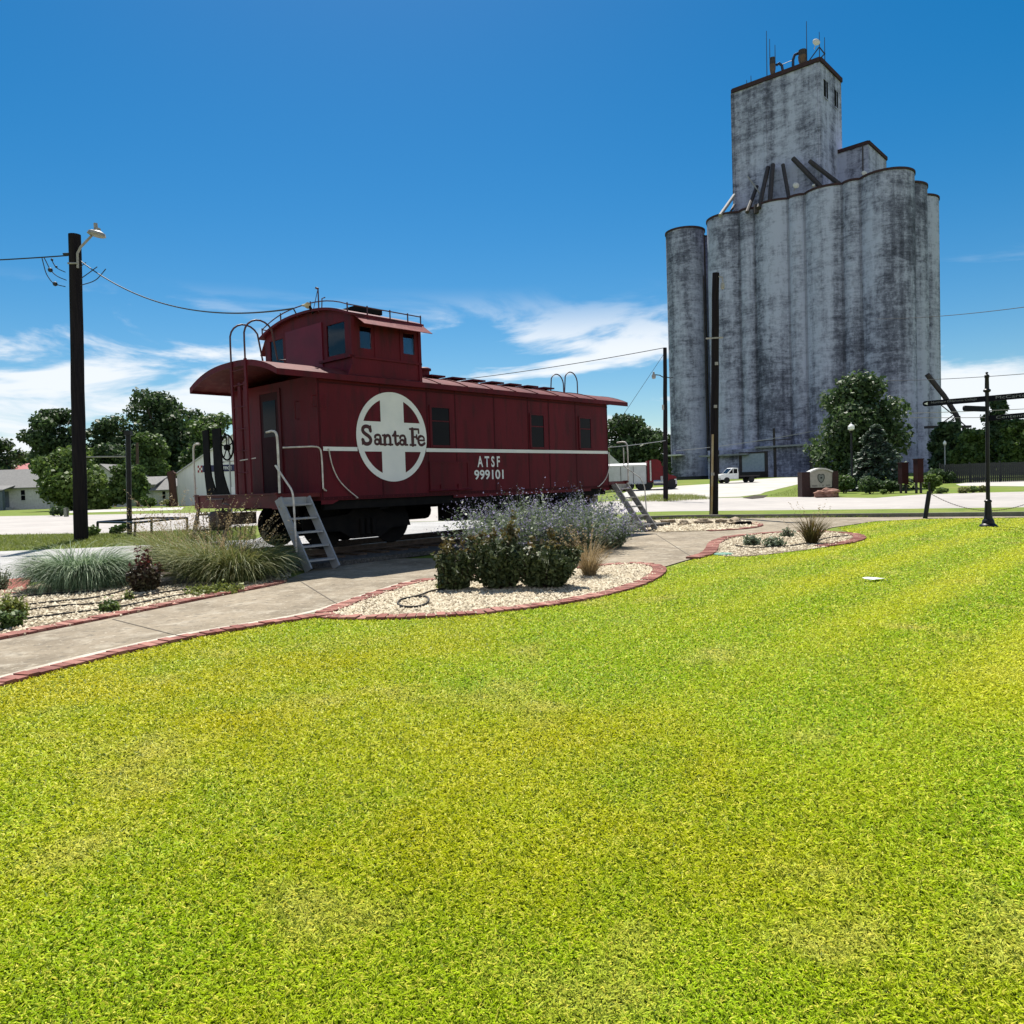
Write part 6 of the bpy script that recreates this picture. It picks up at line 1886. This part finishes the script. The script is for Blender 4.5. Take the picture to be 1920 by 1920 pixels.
# dry curled stalks in front of the end platform
def curl_stalks(label, px, py, pts, seed):
    r = np.random.default_rng(seed); c = G(px, py)
    t = thing('dry_stalks', label, 'dry plant', c, 0, 'dry curled seed stalks')
    mb = MB(); C = []
    for (hx, hy) in pts:
        e = at(hx, hy, c[1] + r.uniform(-.15, .15)) - c
        b0 = np.array([e[0] * .55 + r.uniform(-.12, .12), r.uniform(-.05, .05), 0.])
        s = r.choice([-1, 1]); R = r.uniform(.035, .06)
        ring = [e + np.array([s * R * math.cos(a), 0, R * math.sin(a)]) for a in np.linspace(math.pi, -math.pi * .55, 9)]
        mb.tube([b0, (b0 + e) / 2 + np.array([0, 0, .03]), ring[0] - np.array([0, 0, .10])] + ring, [.006, .005, .006] + [.011] * 7 + [.008, .005], 5)
    mb.build('stems', mat('dry brown stalk', (.13, .10, .06), (.20, .16, .10), 12, .8), t)
curl_stalks('dry curled stalks before the left part of the end platform', 385, 1062, [(374, 962), (386, 966), (401, 972), (392, 975), (408, 958), (417, 968), (366, 990), (380, 992)], 3)
curl_stalks('dry curled stalks before the middle of the end platform', 450, 1060, [(425, 960), (446, 959), (458, 962), (474, 954), (470, 966), (436, 985), (446, 990), (430, 998), (456, 972)], 4)
def leaf_shrub(label, px0, px1, pt, pb, m, seed, n, leaf, group=None, top=None, name='shrub', depth=.9, nb=14):
    """close bush: twigs and individual leaves"""
    r = np.random.default_rng(seed); mid = (px0 + px1) / 2; c = G(mid, pb); Y = c[1]
    w = (px1 - px0) / FPX * Y / 2; H = at(mid, pt, Y)[2]
    t = thing(name, label, 'shrub', (c[0], Y, .02), 0, group)
    mb = MB(); C, N = [], []
    for i in range(nb * 5):
        a = r.uniform(0, 6.283); q = r.random() ** .55
        e = np.array([w * q * math.cos(a) * r.uniform(.8, 1.15), w * q * math.sin(a) * depth, H * (1 - .42 * q ** 2.2) * (r.uniform(1.1, 1.32) if r.random() < .08 else r.choice([r.uniform(.45, .9), r.uniform(.8, 1.06)]))])
        b0 = e * np.array([.16, .16, 0])
        e[:2] *= .52 + .50 * e[2] / H
        e[2] *= .86 + .22 * math.sin(2.3 * a + seed) * math.sin(5. * q + seed * 1.7)
        m1 = (b0 + e) / 2 + np.array([e[0] * .12, e[1] * .12, -.03])
        mb.tube([b0, m1, e], [.007, .005, .002], 4, False)
        k = n // (nb * 5)
        s = r.random(k) ** .65 * .86 + .14
        P = np.where(s[:, None] < .5, b0 + (m1 - b0) * (s[:, None] * 2), m1 + (e - m1) * (s[:, None] * 2 - 1))
        d = r.normal(size=(k, 3)); d = unit(d)
        C.append(P + d * .045); N.append(unit(d * .6 + r.normal(size=(k, 3)) * .5 + np.array([0, 0, .4])))
    C, N = np.concatenate(C), np.concatenate(N); C[:, 2] = np.maximum(C[:, 2], .02)
    s = leaf * r.uniform(.6, 1.3, len(C))
    rn = r.random(len(C)) ** 1.6
    if top is None:
        V, F = cards(C, s, N, 1.7, r); npmesh('leaves', V, F, m, t, rn)
    else:
        k = C[:, 2] > H * (.66 + .16 * r.random(len(C)))
        V, F = cards(C, s, N, 1.7, r); npmesh('leaves', V, F, m, t, rn, mat2=top, idx=k.astype(int))
    mb.build('twigs', mat('thin brown twig', (.06, .035, .025), None, 9, .8), t)
    return t
SG = 'bronze leaved shrubs in the shrub bed'
F_GLOSS = leaf('glossy dark green leaves', (.034, .052, .015), (.022, .036, .012), (.12, .145, .06), .2, 5.)
leaf_shrub('smallest bronze green shrub at the left of the shrub bed', 798, 908, 1012, 1108, F_GLOSS, 71, 3600, .034, SG, F_BRONZE)
leaf_shrub('tallest bronze green shrub in the middle of the shrub bed', 868, 1008, 984, 1106, F_GLOSS, 72, 6400, .036, SG, F_BRONZE)
leaf_shrub('broad bronze green shrub at the right of the shrub bed', 952, 1104, 1002, 1104, F_GLOSS, 73, 6400, .036, SG, F_BRONZE)
leaf_shrub('red leaved shrub between the big fountain grass and the tan grasses', 232, 312, 1043, 1112, mat('dark red green leaves', (.05, .018, .014), (.022, .026, .012), 5, .55, attr=(.08, .07, .03), trans=.2), 74, 2600, .032, None, F_REDB)
PG = 'small plants in the gravel'
leaf_shrub('yellow green plant at the left edge of the gravel bed', -8, 56, 1122, 1160, F_YEL, 75, 1300, .028, PG, name='small_plant')
leaf_shrub('dark green plant at the left edge nearest the walkway', -4, 46, 1146, 1180, F_MID, 76, 900, .030, PG, name='small_plant')
leaf_shrub('small green plant in the middle of the left gravel bed', 186, 226, 1128, 1150, F_LIGHT, 77, 420, .026, PG, name='small_plant')
leaf_shrub('tiny yellow green sprout behind the small green plant', 232, 250, 1108, 1128, F_YEL, 78, 220, .022, PG, name='small_plant')
leaf_shrub('pale wispy plant at the left edge by the brick pad', -30, 26, 1060, 1108, F_SAGE, 79, 700, .020, PG, name='small_plant')
leaf_shrub('low grey green plant at the left of the small bed', 1386, 1432, 1003, 1024, F_SAGE, 80, 700, .030, PG, name='small_plant')
leaf_shrub('low grey green plant in the middle of the small bed', 1426, 1478, 1006, 1027, F_SAGE, 81, 800, .030, PG, name='small_plant')
leaf_shrub('wispy plant at the back of the small bed', 1462, 1492, 990, 1008, F_SAGE, 82, 300, .028, PG, name='small_plant')
leaf_shrub('bright green ground cover under the tan grasses', 330, 480, 1099, 1113, F_YEL, 83, 1200, .028, None, name='ground_cover_plant')
leaf_shrub('pale green sprout at the left tip of the shrub bed', 812, 846, 1092, 1106, F_YEL, 84, 300, .02, PG, name='small_plant')
t = grass_clump('dark spiky plant in the small bed', 1522, 1021, .10, .62, .016, .7, 260, F_BRONZE, 85, 12, F_SEED, None, .25)
grass_clump('yellow tufted grass at the right of the shrub bed', 1105, 1083, .09, .62, .006, 1.0, 420, F_SEED, 86, 24, F_SEED, None, .22)
# lavender sage clumps by the caboose
def sage(label, px, py, ht, R, seed, n=260):
    r = np.random.default_rng(seed); c = G(px, py)
    t = thing('lavender_sage', label, 'lavender plant', (c[0], c[1], .024), 0, 'lavender plants beside the caboose')
    V, F, rn, pts = blades(n, R * .5, ht, .008, .7, r, .36, 6, lmin=.35)
    npmesh('stems', V, F, F_SAGE, t, rn)
    C = []
    for k in (0, 1, 2, 3, 4):
        for s in np.linspace(0, 1, 5, endpoint=False): C.append(pts[k] * (1 - s) + pts[k + 1] * s)
    C = np.concatenate(C); C = C + r.normal(size=C.shape) * .035; C[:, 2] = np.maximum(C[:, 2], .03)
    C = C[r.random(len(C)) < .62]
    V, F = cards(C, .034 * r.uniform(.5, 1.3, len(C)), unit(r.normal(size=C.shape) + np.array([0, 0, .4])), 1.8, r)
    npmesh('leaves', V, F, F_SAGE, t, r.random(len(C)) ** 1.8)
    C = []
    for k in (4, 5):
        for s in np.linspace(0, 1, 8, endpoint=False): C.append(pts[k] * (1 - s) + pts[k + 1] * s)
    C = np.concatenate(C); C = C + r.normal(size=C.shape) * .014
    C = C[r.random(len(C)) < .40]
    V, F = cards(C, .019 * r.uniform(.6, 1.4, len(C)), unit(r.normal(size=C.shape)), 1.3, r)
    npmesh('flowers', V, F, F_LAV, t, r.random(len(C)) ** 1.3)
sage('leftmost lavender clump leaning over the caboose underframe', 925, 1052, 1.25, .55, 91)
sage('tall lavender clump behind the tallest bronze shrub', 985, 1046, 1.42, .6, 92)
sage('lavender clump left of the broad flower mass', 1035, 1040, 1.30, .6, 93)
sage('widest lavender clump behind the yellow tufted grass', 1090, 1036, 1.15, .65, 94, 320)
sage('lavender clump with bare seed spikes before the far step ladder', 1110, 1014, 1.38, .5, 95)
sage('lowest lavender clump spilling onto the walkway', 1138, 1028, .92, .55, 96)

# ---------------------------------------------------------------- small things on the ground
def hose(label, pix, r=.011, z=.045, group='black drip hoses on the gravel'):
    P = [np.array([*G(a, b)[:2], z]) for a, b in pix]
    mb = MB(); mb.tube(spline(P, 3), r, 6); tag(mb.build('drip_hose', HOSE), label, 'hose', group)
hose('drip hose along the back of the left gravel bed', [(-60, 1136), (0, 1128), (60, 1121), (130, 1116), (200, 1113)])
hose('drip hose across the middle of the left gravel bed', [(56, 1139), (110, 1133), (170, 1128), (212, 1119), (250, 1106)])
hose('drip hose past the small green plant in the left gravel bed', [(40, 1152), (105, 1142), (190, 1138), (260, 1125), (320, 1113), (400, 1107)])
hose('drip hose nearest the walkway in the left gravel bed', [(38, 1168), (130, 1156), (205, 1148), (260, 1137), (340, 1120), (430, 1107)])
hose('looped black hose end at the left of the shrub bed', [(832, 1110), (808, 1114), (790, 1122), (770, 1127), (752, 1130), (744, 1138), (752, 1144), (778, 1146), (800, 1140), (806, 1130), (796, 1124), (786, 1126)], .012)
hose('black hose crossing the small bed with the spiky plant', [(1378, 1026), (1400, 1031), (1450, 1030), (1500, 1026), (1560, 1010), (1590, 1008)])
c = G(1357, 1042); mb = MB(); mb.lathe([(.17, 0), (.17, .03), (.155, .045), (.0, .05)], 20); o = mb.build('valve_lid', TAR); o.location = Vector([float(a) for a in c]); tag(o, 'round green valve box lid beside the small bed', 'valve lid')
mb = MB(); c = G(1637, 1092); r_ = random.Random(3)
V = [(x * .11 + r_.uniform(-.02, .02), y * .05, .05 + r_.uniform(-.008, .02)) for x in (-1, -.3, .4, 1) for y in (-1, 1)]
mb.add(V + [(x, y, z - .004) for x, y, z in V], [(0, 2, 3, 1), (2, 4, 5, 3), (4, 6, 7, 5), (9, 11, 10, 8), (11, 13, 12, 10), (13, 15, 14, 12), (0, 1, 9, 8), (6, 14, 15, 7), (0, 8, 10, 2), (2, 10, 12, 4), (4, 12, 14, 6), (1, 3, 11, 9), (3, 5, 13, 11), (5, 7, 15, 13)])
o = mb.build('paper_scrap', WHITE); o.location = Vector([float(a) for a in c]); tag(o, 'crumpled pale scrap lying on the lawn at right', 'litter')
mb = MB(); c = G(1394, 985.5); mb.b(-.22, .22, -.06, .06, .03, .10); mb.b(-.2, .2, -.05, .05, .10, .12); o = mb.build('edging_timber', BLK); o.location = Vector([float(a) for a in c]); tag(o, 'short dark block at the right end of the rocky bed', 'block')
# tall weedy tufts along the verges
def tufts(name, pix, n, h, m, seed):
    r = np.random.default_rng(seed); P = gp(pix); A = np.array(P)
    Q = r.uniform(A.min(0), A.max(0), (n * 5, 2)); Q = Q[inpoly(Q, P)][:n]; n = len(Q)
    V, F, rn, _ = blades(n, 0, h, .016, .8, r, .4, 2)
    V = V.reshape(n, -1, 3); V[:, :, :2] += Q[:, None]; V[:, :, 2] += terr(Q[:, 0], Q[:, 1])[:, None]
    tag(npmesh(name, V.reshape(-1, 3), F, m, rnd=rn), kind='stuff')
tufts('verge_grass', [(1160, 941), (1225, 929), (1300, 930), (1335, 936), (1250, 941)], 5200, .32, F_YEL, 101)
tufts('verge_grass', [(-80, 1040), (0, 1034), (180, 1027), (330, 1019), (480, 1011), (480, 988), (350, 996), (200, 1002), (0, 1005), (-80, 1010)], 26000, .14, F_YEL, 102)
tufts('verge_grass', [(1190, 975), (1930, 967.5), (1930, 959), (1500, 962), (1190, 965)], 22000, .12, F_YEL, 103)
tufts('verge_grass', [(1440, 930), (1500, 908), (1500, 932)], 3000, .10, F_YEL, 104)
